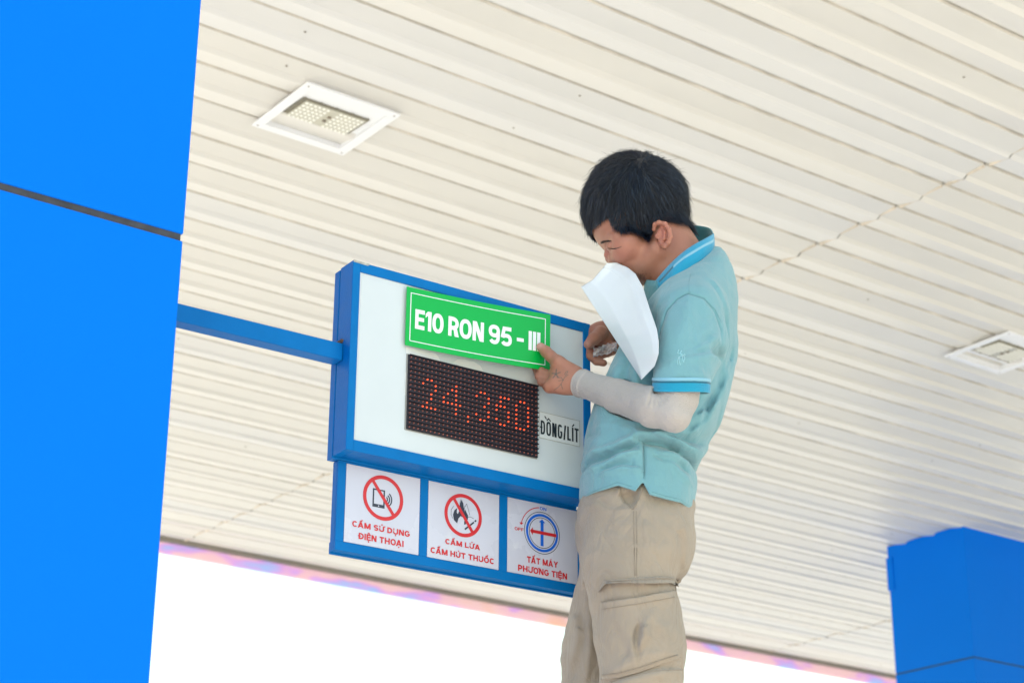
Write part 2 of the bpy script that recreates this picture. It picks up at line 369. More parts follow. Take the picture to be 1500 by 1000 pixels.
def copy_tree(o, parent=None):
    c = o.copy(); sc.collection.objects.link(c)
    if parent is not None: c.parent = parent
    for ch in list(o.children): copy_tree(ch, c)
    return c
L1 = make_lamp(); L2 = copy_tree(L1)
for L_, (a, n_), lab in ((L1, (3.488, 6.182), 'square white recessed canopy light with clear lens, close to the blue column on the left'),
                        (L2, (7.935, 6.225), 'square white recessed canopy light cut by the right edge of the photo')):
    p = dc*a + dn*n_; L_.location = (p.x, p.y, CAMZ+HC); L_.rotation_euler = (0, 0, RZC)
    tag(L_, lab, 'ceiling light', 'recessed lights in the canopy ceiling')

# ------------------------------------------------------------------ blue clad columns
def column(loc, rz, W, zj, ztop, label, jh=.0135, jmat=m_joint, head=False):
    """W x W column, near-left... local origin = corner, x along dc, y along dn"""
    t = empty('column', (loc[0], loc[1], 0), rz); x0, x1 = W
    z = 0.0
    for k, zz in enumerate(zj + [ztop]):
        z0 = z + (jh if k else 0); z1 = zz
        p = MB(); p.box(x0, x1, 0, abs(x1-x0), z0, z1); p.build('cladding_panel', m_blue, t, bevel=.003)
        if k < len(zj):
            j = MB(); j.box(x0+.004, x1-.004, .004, abs(x1-x0)-.004, z1, z1+jh); j.build('joint_strip', jmat, t)
        z = zz
    if head:
        c = MB(); c.box(x0-.009, x0+.05, abs(x1-x0)-.05, abs(x1-x0)+.012, ztop-.34, ztop-.09); c.build('corner_cover', m_blue, t, bevel=.004)
    tag(t, label, 'column'); return t
def corner_at(px, py, Y): x, z = M(px, py, Y); return Vector((x, Y, z))
cl = corner_at(268.5, 353.0, 3.12)
zj_l = cl.z + CAMZ
column((cl.x, cl.y), RZC, (-.74, 0), [zj_l-2.2, zj_l], CAMZ+HC+.05, 'large blue clad column at the left edge of the photo with a dark horizontal joint')
pr = dc*10.62 + dn*8.91
dr = ray(1421, 960); tt = pr.y/dr.y; zj_r = dr.z*tt + CAMZ
m_jblue = mat('joint_dark_blue', (.004, .06, .16), .7)  # dark blue for the joint strips of the right column
column((pr.x, pr.y), RZC, (0, .74), [zj_r-1.3, zj_r-.0125], CAMZ+HC-.002, 'blue clad column meeting the canopy ceiling in the lower right corner of the photo', .0125, m_jblue, True)

# ------------------------------------------------------------------ price sign
AS = R_(55.877); ds = Vector((math.sin(AS), math.cos(AS), 0)); ns = Vector((ds.y, -ds.x, 0))   # ns points to the viewer
D0 = 3.1452; S0, Z0 = 1.7415, .999
SG = empty('price_sign', tuple(ds*S0 - ns*D0 + Vector((0, 0, CAMZ+Z0))), math.pi/2-AS)
tag(SG, 'blue framed fuel price sign with red LED digits and three warning pictograms on an arm', 'price sign')
def S2(px, py, dy=0.0):
    """measured direction -> local (x,z) of the sign on the plane dy behind its front"""
    d = ray(px, py); t = -(D0+dy)/(d.x*ns.x+d.y*ns.y); q = d*t
    return q.x*ds.x+q.y*ds.y-S0, q.z-Z0
XR = 2.3375-S0; ZT = 1.611-Z0; ZB = 1.207-Z0
ix0, ix1, iz0, iz1 = .0175, XR-.0175, 1.2305-Z0, 1.5895-Z0
fr = MB(); dep = .052
fr.box(0, ix0, 0, dep, ZB, ZT); fr.box(ix1, XR, 0, dep, ZB, ZT)
fr.box(ix0, ix1, 0.0006, dep, iz1, ZT-.0002); fr.box(ix0, ix1, 0.0006, dep, ZB+.0002, iz0)
fr.build('frame', m_sblue, SG, bevel=.0012)
bk = MB(); bk.box(-.0005, XR+.0005, dep+.002, dep+.023, ZB-.004, ZT-.003); bk.build('back_box', m_sblue, SG, bevel=.0015)
fc = MB(); fc.box(ix0-.002, ix1+.002, .004, .010, iz0-.002, iz1+.002); FACE = fc.build('face_panel', m_face, SG)
ch = MB(); ch.prism([(.0002, ZT-.004), (.034, ZT-.0045), (.040, ZT-.0005), (.036, ZT+.0006), (.001, ZT+.0006)], -.0006, .004)
m_chip = mat('bare_metal_chip', (.42, .42, .38), .6, var=.3, vscale=80)
ch.build('paint_chip', m_chip, SG)
wl = MB()
for k in range(26):
    a = k/25*math.pi*1.5; z_ = .4245-.019+.02*math.cos(a)*1.0; 
    wl.box(-.004-random.random()*.002, .0003, .028+.0012*k, .0300+.0012*k, .4435-random.random()*.003, .4455+random.random()*.002)
m_rust = mat('rusty_weld', (.16, .10, .07), .85, var=.4, vscale=200)
wl.build('weld', m_rust, SG)
# arm
sc_ = None
e = cl; dist = (Vector((cl.x, cl.y, 0)).dot(dc))
pA = ds*0 - ns*(D0+.045); kk = (dist - pA.dot(dc))/ds.dot(dc)      # distance along the sign where the arm meets the column
az1 = S2(505, 503.5, .027)[1]; az0 = S2(503, 528, .027)[1]
ar = MB(); ar.box(kk-S0+.001, -.0008, .027, .062, az0, az1); ar.build('arm', m_sblue, SG, bevel=.002)
fl_ = MB(); fl_.box(kk-S0-.002, kk-S0+.006, -.02, .11, az0-.05, az1+.05); fl_.build('arm_flange', m_sblue, SG)
rs_ = MB(); m_res = mat('glue_residue', (.70, .715, .715), .45, .4, var=.03, vscale=30)
def blob(pts):
    c = [S2(*Z_(x, y), .004) for x, y in pts]; rs_.add([(x, .00365, z) for x, z in c][::-1], [tuple(range(len(c)))])
Z_ = lambda x, y: (x/6.522+590, y/6.522+410)
blob([(30, 640), (120, 655), (230, 680), (310, 700), (345, 740), (360, 790), (300, 775), (200, 745), (60, 712), (30, 700)])
blob([(480, 790), (520, 760), (590, 755), (680, 780), (740, 820), (775, 880), (700, 865), (560, 830)])
blob([(20, 900), (34, 860), (40, 905), (34, 1000), (26, 1100), (16, 1100)])
rs_.build('glue_residue', m_res, FACE)
# LED module, pitch 10 mm, 32 x 16
lx0, lz1 = S2(598.9, 519, 0)[0], S2(598.7, 518.8, 0)[1]
PX = .3188/32; lz0 = lz1-PX*16; LX1 = lx0+PX*32
rec = MB(); rec.box(lx0-.0035, LX1+.0015, .0030, .0039, lz0-.002, lz1+.002)
m_cut = mat('cut_edge', (.30, .30, .29), .8)
rec.build('cutout_edge', m_cut, FACE)
led = MB(); led.box(lx0, LX1, -.0010, .0035, lz0, lz1)
LED = led.build('led_display', m_led, SG)
lv = MB(); do = MB(); dl = MB()
lit = {(4,4),(5,4),(3,5),(6,5),(6,6),(5,7),(5,8),(4,9),(3,10),(4,10),(5,10),(6,10),
 (11,4),(10,5),(11,5),(9,6),(11,6),(8,7),(11,7),(8,8),(9,8),(10,8),(11,8),(12,8),(11,9),(11,10),(14,10),(14,11),
 (17,4),(18,4),(16,5),(19,5),(19,6),(18,7),(19,8),(19,9),(16,9),(17,10),(18,10),
 (22,4),(23,4),(24,4),(22,5),(21,6),(22,6),(23,6),(21,7),(24,7),(24,8),(24,9),(21,9),(22,10),(23,10),
 (27,4),(28,4),(26,5),(26,6),(26,7),(26,8),(26,9),(26,10),(27,10),(28,10),(29,5),(29,6),(29,7),(29,8),(29,9)}
for r in range(16):
    zt = lz1-PX*r
    lv.prism([(lx0, zt-.0006), (LX1+.0004, zt-.0006), (LX1+.0004, zt-.0020), (lx0, zt-.0020)], -.0062, -.0010)   # rain louvre
    lv.box(lx0, LX1, -.0022, -.0008, zt-.0090, zt-.0075)
    for c in range(32):
        x = lx0+PX*(c+.5); z = zt-PX*.58; on = (c, r) in lit; rr = .0019 if on else .0017
        P = [(x+rr*math.cos(q*math.pi/3), -.0012, z+rr*math.sin(q*math.pi/3)) for q in range(6)] + [(x+rr*.6*math.cos(q*math.pi/3), -.0034, z+rr*.6*math.sin(q*math.pi/3)) for q in range(6)]
        (dl if on else do).add(P, [(q, (q+1) % 6, 6+(q+1) % 6, 6+q) for q in range(6)] + [tuple(range(6, 12))])
tag(lv.build('louvres', m_led, LED), kind='stuff'); tag(do.build('unlit_leds', m_ledoff, LED), kind='stuff')
lo_ = dl.build('lit_leds', m_ledon, LED); tag(lo_, kind='stuff')
lo_['label'] = 'red glowing dots reading 24,350'
def stext(name, s, material, parent, a, b, top, dy, w=.80, t=.215, **kw):
    """a,b = measured ends of the baseline; top = top of the first capital"""
    A_, B_, T_ = S2(*a, dy), S2(*b, dy), S2(*top, dy)
    W, lay = make_text(s, w, t, **kw); z = (A_[1]+B_[1])/2; cap = abs(T_[1]-A_[1])
    return text_layers_obj(name, lay, W, lambda u, v, k: (A_[0]+(B_[0]-A_[0])*u, dy-.0003-.00006*k, z+cap*v), material, parent)
def Z(px, py, scale, ox, oy): return (px/scale+ox, py/scale+oy)
# sticker with the unit
st = MB(); c0 = S2(*Z(133, 175, 14.29, 780, 590), .004); c1 = S2(*Z(985, 920, 14.29, 780, 590), .004)
st.box(c0[0], c1[0], .0030, .0039, c1[1], c0[1]); m_stk = mat('sticker_film', (.66, .69, .70), .3, var=.02)
stk = st.build('unit_sticker', m_stk, FACE)
ln_ = MB(); t_ = .0007
for (a, b, c, d) in ((c0[0], c1[0], c0[1]-t_, c0[1]), (c0[0], c1[0], c1[1], c1[1]+t_), (c0[0], c0[0]+t_, c1[1]+t_, c0[1]-t_), (c1[0]-t_, c1[0], c1[1]+t_, c0[1]-t_)):
    ln_.box(a, b, .0026, .0030, c, d)
m_hair = mat('sticker_edge', (.33, .33, .28), .7); ln_.build('sticker_edge', m_hair, stk)
stext('lettering', 'ĐỒNG/LÍT', m_black, stk, Z(170, 650, 14.29, 780, 590), Z(965, 830, 14.29, 780, 590), Z(175, 360, 14.29, 780, 590), .0028, w=.39, t=.14, p=.6, gap=.10)
# lower board
DB = .0535
bx0, bz1 = S2(496.5, 661, DB)[0], ZB-.0045; bx1 = S2(854, 871, DB)[0]; bz0 = S2(490, 804, DB)[1]
lb = MB(); lb.box(bx0, bx1, DB+.004, DB+.022, bz0, bz1); BOARD = lb.build('warning_board', m_sblue, SG, bevel=.0015)
sk = MB(); sk.box(bx0+.002, bx1-.002, DB+.0225, DB+.028, bz0-.003, bz0+.02); sk.build('back_rail', m_sblue, SG)
def quad_px(c, sc_, ox, oy):
    pts = [S2(*Z(x, y, sc_, ox, oy), DB) for x, y in c]
    return min(pts[0][0], pts[3][0]), max(pts[1][0], pts[2][0]), (pts[2][1]+pts[3][1])/2, (pts[0][1]+pts[1][1])/2
Q = [quad_px(c, 3.75, 470, 640) for c in ([(145, 140), (550, 222), (538, 645), (125, 572)], [(597, 235), (983, 320), (975, 728), (583, 657)], [(1028, 325), (1412, 408), (1398, 808), (1023, 742)])]
zt = sum(q[3] for q in Q)/3; zb = sum(q[2] for q in Q)/3
xs = [bx0] + [v for q in Q for v in q[:2]] + [bx1]
fb = MB(); fb.box(bx0, bx1, DB, DB+.004, zt, bz1-.0003); fb.box(bx0, bx1, DB, DB+.004, bz0, zb)
for i in (0, 2, 4, 6): fb.box(xs[i], xs[i+1], DB+.0003, DB+.004, zb, zt)
fb.build('board_frame', m_sblue, BOARD, bevel=.0008)
def ring(mb, cx, cz, r0, r1, y, n=56, a0=0, a1=2*math.pi, mi=0):
    full = abs(a1-a0) > 6.2; k = n if full else n+1
    A = [a0+(a1-a0)*i/n for i in range(k)]
    v = [(cx+r0*math.cos(a), y, cz+r0*math.sin(a)) for a in A] + [(cx+r1*math.cos(a), y, cz+r1*math.sin(a)) for a in A]
    mb.add(v, [(i, (i+1) % k, k+(i+1) % k, k+i) for i in range(n)], mi)
def poly(mb, pts, y, mi=0): mb.add([(x, y, z) for x, z in pts], [tuple(range(len(pts)))], mi)
def bar(mb, a, b, w, y, mi=0):
    dx, dz = b[0]-a[0], b[1]-a[1]; l = math.hypot(dx, dz); nx, nz = -dz/l*w/2, dx/l*w/2
    poly(mb, [(a[0]+nx, a[1]+nz), (b[0]+nx, b[1]+nz), (b[0]-nx, b[1]-nz), (a[0]-nx, a[1]-nz)], y, mi)
labels = ('CẤM SỬ DỤNG|ĐIỆN THOẠI', 'CẤM LỬA|CẤM HÚT THUỐC', 'TẮT MÁY|PHƯƠNG TIỆN')
plates = []
for q, nm in zip(Q, ('no phone sign plate', 'no fire and no smoking sign plate', 'engine off sign plate')):
    p = MB(); p.box(q[0]+.0008, q[1]-.0008, DB+.0012, DB+.0035, zb+.0008, zt-.0008)
    o = p.build('pictogram_plate', m_pic, BOARD); o['label'] = nm; plates.append(o)
YP = DB+.0008
# 1 phone
S_, O_ = 6.667, (500, 670)
def P1(x, y): return S2(*Z(x, y, 6.667, 500, 670), DB)
cc = P1(411, 392); rr = (P1(607, 430)[0]-P1(214, 352)[0])/2
mb = MB(); ring(mb, cc[0], cc[1], rr*.835, rr, YP-.0002)
a = math.radians(128); bar(mb, (cc[0]+rr*.86*math.cos(a), cc[1]+rr*.86*math.sin(a)), (cc[0]-rr*.86*math.cos(a), cc[1]-rr*.86*math.sin(a)), rr*.15, YP-.0003)
mb.build('prohibition_ring', m_red, plates[0])
mb = MB(); pa, pb = P1(312, 280), P1(424, 500); hx, hz = (pb[0]-pa[0])/2, (pa[1]-pb[1])/2-.002; cx, cz = (pa[0]+pb[0])/2, (P1(365, 395)[1])
t_ = .0032
mb.prism([(cx-hx, cz-hz), (cx-hx+t_, cz-hz), (cx-hx+t_, cz+hz), (cx-hx, cz+hz)], YP, YP+.0003); mb.prism([(cx+hx-t_, cz-hz), (cx+hx, cz-hz), (cx+hx, cz+hz), (cx+hx-t_, cz+hz)], YP, YP+.0003)
mb.prism([(cx-hx+t_, cz+hz-.0028), (cx+hx-t_, cz+hz-.0028), (cx+hx-t_, cz+hz), (cx-hx+t_, cz+hz)], YP, YP+.0003); mb.prism([(cx-hx+t_, cz-hz), (cx+hx-t_, cz-hz), (cx+hx-t_, cz-hz+.0065), (cx-hx+t_, cz-hz+.0065)], YP, YP+.0003)
for k, r_ in enumerate((.0055, .0105, .0155)):
    ring(mb, cx+hx+.0005, cz+.001, r_-.0014, r_+.0014, YP+.0001, 14, -.95, .95)
mb.build('phone_symbol', m_navy, plates[0])
mb = MB(); ring(mb, cx, cz-hz+.0032, 0.0001, .0014, YP-.0001, 12); mb.build('phone_button', m_pic, plates[0])
stext('lettering', 'CẤM SỬ DỤNG', m_red, plates[0], Z(105, 668, *([6.667]+[500, 670])), Z(668, 775, 6.667, 500, 670), Z(108, 612, 6.667, 500, 670), YP)
stext('lettering', 'ĐIỆN THOẠI', m_red, plates[0], Z(168, 795, 6.667, 500, 670), Z(607, 868, 6.667, 500, 670), Z(172, 735, 6.667, 500, 670), YP)
# 2 fire
def P2(x, y): return S2(*Z(x, y, 6.9, 620, 695), DB)
cc = P2(406, 410); rr = (P2(595, 445)[0]-P2(217, 372)[0])/2
mb = MB(); ring(mb, cc[0], cc[1], rr*.835, rr, YP-.0002)
a = math.radians(126); bar(mb, (cc[0]+rr*.86*math.cos(a), cc[1]+rr*.86*math.sin(a)), (cc[0]-rr*.86*math.cos(a), cc[1]-rr*.86*math.sin(a)), rr*.15, YP-.0003)
mb.build('prohibition_ring', m_red, plates[1])
mb = MB()
poly(mb, [P2(*p) for p in ((345, 490), (312, 455), (303, 400), (318, 355), (345, 335), (340, 380), (352, 395), (372, 350), (370, 300), (390, 250), (408, 290), (412, 340), (425, 300), (418, 350), (428, 395), (420, 440), (380, 415), (358, 440))][::-1], YP)
poly(mb, [P2(*p) for p in ((425, 345), (440, 380), (455, 410), (452, 450), (430, 500), (415, 500), (420, 440))][::-1], YP)
for pts in (((300, 440), (283, 400), (285, 350), (310, 315)), ((425, 320), (440, 292), (455, 340), (472, 405)), ((448, 425), (480, 425), (512, 442)), ((372, 290), (378, 262), (384, 246))):
    for i in range(len(pts)-1): bar(mb, P2(*pts[i]), P2(*pts[i+1]), .0009, YP-.0001)
bar(mb, P2(422, 550), P2(515, 478), .0034, YP); bar(mb, P2(522, 472), P2(538, 458), .0034, YP)
mb.build('fire_and_cigarette_symbol', m_navy, plates[1])
stext('lettering', 'CẤM LỬA', m_red, plates[1], Z(222, 693, 6.9, 620, 695), Z(572, 765, 6.9, 620, 695), Z(225, 640, 6.9, 620, 695), YP)
stext('lettering', 'CẤM HÚT THUỐC', m_red, plates[1], Z(73, 785, 6.9, 620, 695), Z(718, 905, 6.9, 620, 695), Z(75, 727, 6.9, 620, 695), YP)
# 3 switch off
def P3(x, y): return S2(*Z(x, y, 6.667, 735, 725), DB)
cc = P3(396, 367); rr = (P3(570, 400)[0]-P3(222, 330)[0])/2
mb = MB(); ring(mb, cc[0], cc[1], rr*.97, rr, YP); ring(mb, cc[0], cc[1], rr*.70, rr*.73, YP); mb.build('ignition_outline', m_navy, plates[2])
mb = MB(); ring(mb, cc[0], cc[1], rr*.78, rr*.90, YP)
bar(mb, (cc[0], cc[1]-rr*.62), (cc[0], cc[1]+rr*.50), rr*.17, YP); poly(mb, [(cc[0]-rr*.18, cc[1]+rr*.49), (cc[0]+rr*.18, cc[1]+rr*.49), (cc[0], cc[1]+rr*.66)], YP); mb.build('ignition_ring', m_cyanb, plates[2])
mb = MB(); bar(mb, (cc[0]-rr*.56, cc[1]), (cc[0]+rr*.80, cc[1]), rr*.15, YP-.0002); poly(mb, [(cc[0]-rr*.52, cc[1]-rr*.19), (cc[0]-rr*.52, cc[1]+rr*.19), (cc[0]-rr*.68, cc[1])][::-1], YP-.0002)
ring(mb, cc[0], cc[1], rr*1.17, rr*1.21, YP, 16, math.radians(98), math.radians(166))
poly(mb, [(cc[0]-rr*1.27, cc[1]+rr*.30), (cc[0]-rr*1.05, cc[1]+rr*.30), (cc[0]-rr*1.17, cc[1]+rr*.19)][::-1], YP-.0002); mb.build('turn_arrow', m_red, plates[2])
stext('lettering', 'ON', m_cyanb, plates[2], Z(371, 142, 6.667, 735, 725), Z(435, 155, 6.667, 735, 725), Z(371, 110, 6.667, 735, 725), YP, t=.17)
stext('lettering', 'OFF', m_red, plates[2], Z(125, 340, 6.667, 735, 725), Z(213, 352, 6.667, 735, 725), Z(125, 308, 6.667, 735, 725), YP, t=.17)
stext('lettering', 'TẮT MÁY', m_red, plates[2], Z(246, 655, 6.667, 735, 725), Z(548, 708, 6.667, 735, 725), Z(246, 595, 6.667, 735, 725), YP)
stext('lettering', 'PHƯƠNG TIỆN', m_red, plates[2], Z(158, 735, 6.667, 735, 725), Z(637, 822, 6.667, 735, 725), Z(160, 675, 6.667, 735, 725), YP)

# ------------------------------------------------------------------ green fuel name plate, held against the face
def plate_pt(u, v, lift=0):
    """u,v in 0..1 from the lower left; the vinyl bows off the sign towards the hand"""
    off = .004 + .024*u**1.4 + .010*math.sin(math.pi*u)*(1-v)*.7 + lift
    c = [Z(40, 62, 6.522, 590, 410), Z(1411, 332, 6.522, 590, 410), Z(1405, 868, 6.522, 590, 410), Z(22, 620, 6.522, 590, 410)]
    if True:
        TL, TR_, BR, BL = [np.array(p) for p in c]
        top = TL*(1-u)+TR_*u; bot = BL*(1-u)+BR*u
        top = top + np.array([0, -2.2*math.sin(math.pi*u)*0]) ; bot = bot + np.array([0, 2.0*math.sin(math.pi*u)])
        top[1] += 1.4*math.sin(math.pi*u)
    p = bot*(1-v)+top*v
    d = ray(p[0], p[1]); t = -(D0-off)/(d.x*ns.x+d.y*ns.y); q = d*t
    return Vector((q.x, q.y, q.z+CAMZ))
GO = plate_pt(0, 0)
def grid_obj(name, fn, nu, nv, m, parent, thick, nrm, loc):
    mb = MB(); V = []
    for j in range(nv+1):
        for i in range(nu+1): V.append(Vector(fn(i/nu, j/nv)) - loc)
    n = len(V); B = [v - Vector(nrm)*thick for v in V]; F = []
    W_ = nu+1
    for j in range(nv):
        for i in range(nu):
            a = j*W_+i; F.append((a, a+1, a+W_+1, a+W_)); F.append((n+a, n+a+W_, n+a+W_+1, n+a+1))
    for i in range(nu): F.append((i, n+i, n+i+1, i+1)); a = nv*W_+i; F.append((a, a+1, n+a+1, n+a))
    for j in range(nv): a = j*W_; F.append((a, a+W_, n+a+W_, n+a)); a = j*W_+nu; F.append((a, n+a, n+a+W_, a+W_))
    mb.add(V+B, F); o = mb.build(name, m, parent, smooth=False); return o
GP = grid_obj('fuel_name_plate', lambda u, v: plate_pt(u, v), 24, 6, m_green, None, .0012, ns, GO); GP.location = GO
tag(GP, 'glossy green name plate reading E10 RON 95 - III held against the price sign', 'name plate')
gb = MB()
def strip(u0, v0, u1, v1, n):
    for i in range(n):
        a, b = i/n, (i+1)/n
        if u1-u0 > v1-v0: q = [(u0+(u1-u0)*a, v0), (u0+(u1-u0)*b, v0), (u0+(u1-u0)*b, v1), (u0+(u1-u0)*a, v1)]
        else: q = [(u0, v0+(v1-v0)*a), (u1, v0+(v1-v0)*a), (u1, v0+(v1-v0)*b), (u0, v0+(v1-v0)*b)]
        gb.add([plate_pt(x, y, .0004)-GO for x, y in q], [(0, 1, 2, 3)])
strip(.028, .90, .968, .914, 24); strip(.030, .085, .968, .099, 24); strip(.028, .099, .0335, .90, 6); strip(.9630, .099, .968, .90, 6)
gb.build('border_line', m_white, GP)
W_t, lay_t = make_text('E10 RON 95 - III', .70, .205, p=.85, gap=.06, space=.24)
text_layers_obj('lettering', lay_t, W_t, lambda u, v, k: plate_pt(.064+u*.868, .315+v*.335, .0004+.00005*k)-GO, m_white, GP)
# ------------------------------------------------------------------ signed-distance modelling for the person
import openvdb as vdb
F32 = np.float32
def mesh_sdf(fn, lo, hi, h, slack=1.35):
    lo = np.array(lo, float); hi = np.array(hi, float); nb = np.ceil((hi-lo)/(h*8)).astype(int)
    c = np.stack(np.meshgrid(*[np.arange(n) for n in nb], indexing='ij'), -1).reshape(-1, 3)
    d = fn(((c*8+3.5)*h+lo).astype(F32)); B = 8*h
    arr = np.empty((nb[0], nb[1], nb[2], 8, 8, 8), F32); arr[:] = (np.sign(d)*B).reshape(*nb, 1, 1, 1)
    act = c[np.abs(d) < B*.9*slack+.004]
    k = np.stack(np.meshgrid(*[np.arange(8)]*3, indexing='ij'), -1).reshape(-1, 3)
    for i in range(0, len(act), 600):
        a = act[i:i+600]; P = ((a[:, None, :]*8+k[None])*h+lo).reshape(-1, 3).astype(F32)
        arr[a[:, 0], a[:, 1], a[:, 2]] = np.clip(fn(P), -B, B).reshape(len(a), 8, 8, 8)
    arr = arr.transpose(0, 3, 1, 4, 2, 5).reshape(nb[0]*8, nb[1]*8, nb[2]*8)
    g = vdb.FloatGrid(float(B)); g.copyFromArray(np.ascontiguousarray(arr))
    p, q = g.convertToQuads(0.0)
    return np.asarray(p)*h+lo, np.asarray(q)
def join_np(parts):
    V, Q, n = [], [], 0
    for v, q in parts: V.append(v); Q.append(q+n); n += len(v)
    return np.vstack(V), np.vstack(Q)
def np_obj(name, v, q, mats, parent, loc, smooth=True):
    me = bpy.data.meshes.new(name); n, m = len(v), len(q); k = q.shape[1]
    me.vertices.add(n); me.vertices.foreach_set('co', (v-np.array(loc)).astype(F32).ravel())
    me.loops.add(m*k); me.loops.foreach_set('vertex_index', q.astype(np.int32).ravel())
    me.polygons.add(m); me.polygons.foreach_set('loop_start', np.arange(0, m*k, k, dtype=np.int32))
    me.polygons.foreach_set('use_smooth', np.full(m, smooth))
    me.update(calc_edges=True); me.validate()
    for x in (mats if isinstance(mats, list) else [mats]): me.materials.append(x)
    return link(bpy.data.objects.new(name, me), parent)
def smin(a, b, k): h = np.clip(.5+.5*(b-a)/k, 0, 1); return b*(1-h)+a*h-k*h*(1-h)
def smax(a, b, k): return -smin(-a, -b, k)
def cone(P, a, b, ra, rb):
    a = np.array(a, F32); b = np.array(b, F32); ab = b-a; t = np.clip(((P-a)@ab)/(ab@ab), 0, 1)
    return np.linalg.norm(P-(a+t[:, None]*ab), axis=1)-(ra+t*(rb-ra))
def ell(P, c, r, R=None):
    q = P-np.array(c, F32)
    if R is not None: q = q@np.array(R, F32)         # columns of R = axes
    r = np.array(r, F32); k0 = np.linalg.norm(q/r, axis=1); k1 = np.linalg.norm(q/(r*r), axis=1)
    return k0*(k0-1)/np.maximum(k1, 1e-6)
def chain(P, pts, k=.004):
    d = None
    for (a, ra), (b, rb) in zip(pts[:-1], pts[1:]):
        e = cone(P, a, b, ra, rb); d = e if d is None else smin(d, e, k)
    return d
def loft(P, rows, ex=2.0):
    """rows: (z, cx, cy, rx, ry) from the top down"""
    T = np.array(sorted(rows), float); z = P[:, 2]
    zz = np.linspace(T[0, 0], T[-1, 0], 160); ker = np.hanning(13); ker /= ker.sum(); c = []
    for j in range(1, 5):
        y = np.interp(zz, T[:, 0], T[:, j]); y = np.convolve(np.pad(y, 6, 'edge'), ker, 'valid'); c.append(np.interp(z, zz, y))
    u = np.abs((P[:, 0]-c[0])/c[2]); v = np.abs((P[:, 1]-c[1])/c[3]); k = (u**ex+v**ex)**(1/ex)
    d = (k-1)*np.minimum(c[2], c[3])
    return np.maximum(d, np.maximum(T[0, 0]-z, z-T[-1, 0])).astype(F32)
def strokes(P, S, yref):
    """sum of soft creases; S: list of (amp, width, [(px,py),...])"""
    X, Zc = P[:, 0], P[:, 2]-CAMZ; out = np.zeros(len(P), F32)
    for amp, w, pts in S:
        best = np.full(len(P), 9., F32); tot = 0; segs = [(M(*pts[i], yref), M(*pts[i+1], yref)) for i in range(len(pts)-1)]
        n = len(segs)
        for i, (a, b) in enumerate(segs):
            dx, dz = b[0]-a[0], b[1]-a[1]; t = np.clip(((X-a[0])*dx+(Zc-a[1])*dz)/(dx*dx+dz*dz), 0, 1)
            dd = np.hypot(X-a[0]-t*dx, Zc-a[1]-t*dz); s = (i+t)/n
            taper = np.clip(np.minimum(s, 1-s)*5+.15, 0, 1)
            best = np.minimum(best, dd + (1-taper)*w*.9)
        out += amp*np.exp(-(best/w)**2)
    return out
def wob(P, f, a, seed=0):
    rs = np.random.RandomState(seed); o = np.zeros(len(P), F32)
    for k in range(5):
        v = rs.normal(size=3)*f; o += np.sin(P@v.astype(F32)+rs.rand()*6.28+1.3*np.sin(P@(rs.normal(size=3)*f*.6).astype(F32)))
    return o*a/2.2

YM = 3.82
def mz(py, px=960, Y=YM): return M(px, py, Y)[1]+CAMZ
def row(py, L, R, ry, cy=YM, Y=None):
    Y = Y or YM; xl, z = M(L, py, Y); xr, _ = M(R, py, Y); return (z+CAMZ, (xl+xr)/2, cy, (xr-xl)/2, ry)
PZ = mz(216)-1.70                                       # soles of the shoes
ORG = np.array((M(930, 600, YM)[0], YM, PZ))
# anchor points
SHN = M3(1010, 462, 3.66); ELN = M3(989, 603, 3.59); WRN = M3(853, 561, 3.765)
SHF = M3(1000, 450, 3.98); ELF = M3(965, 590, 4.02); WRF = M3(908, 486, 3.97)

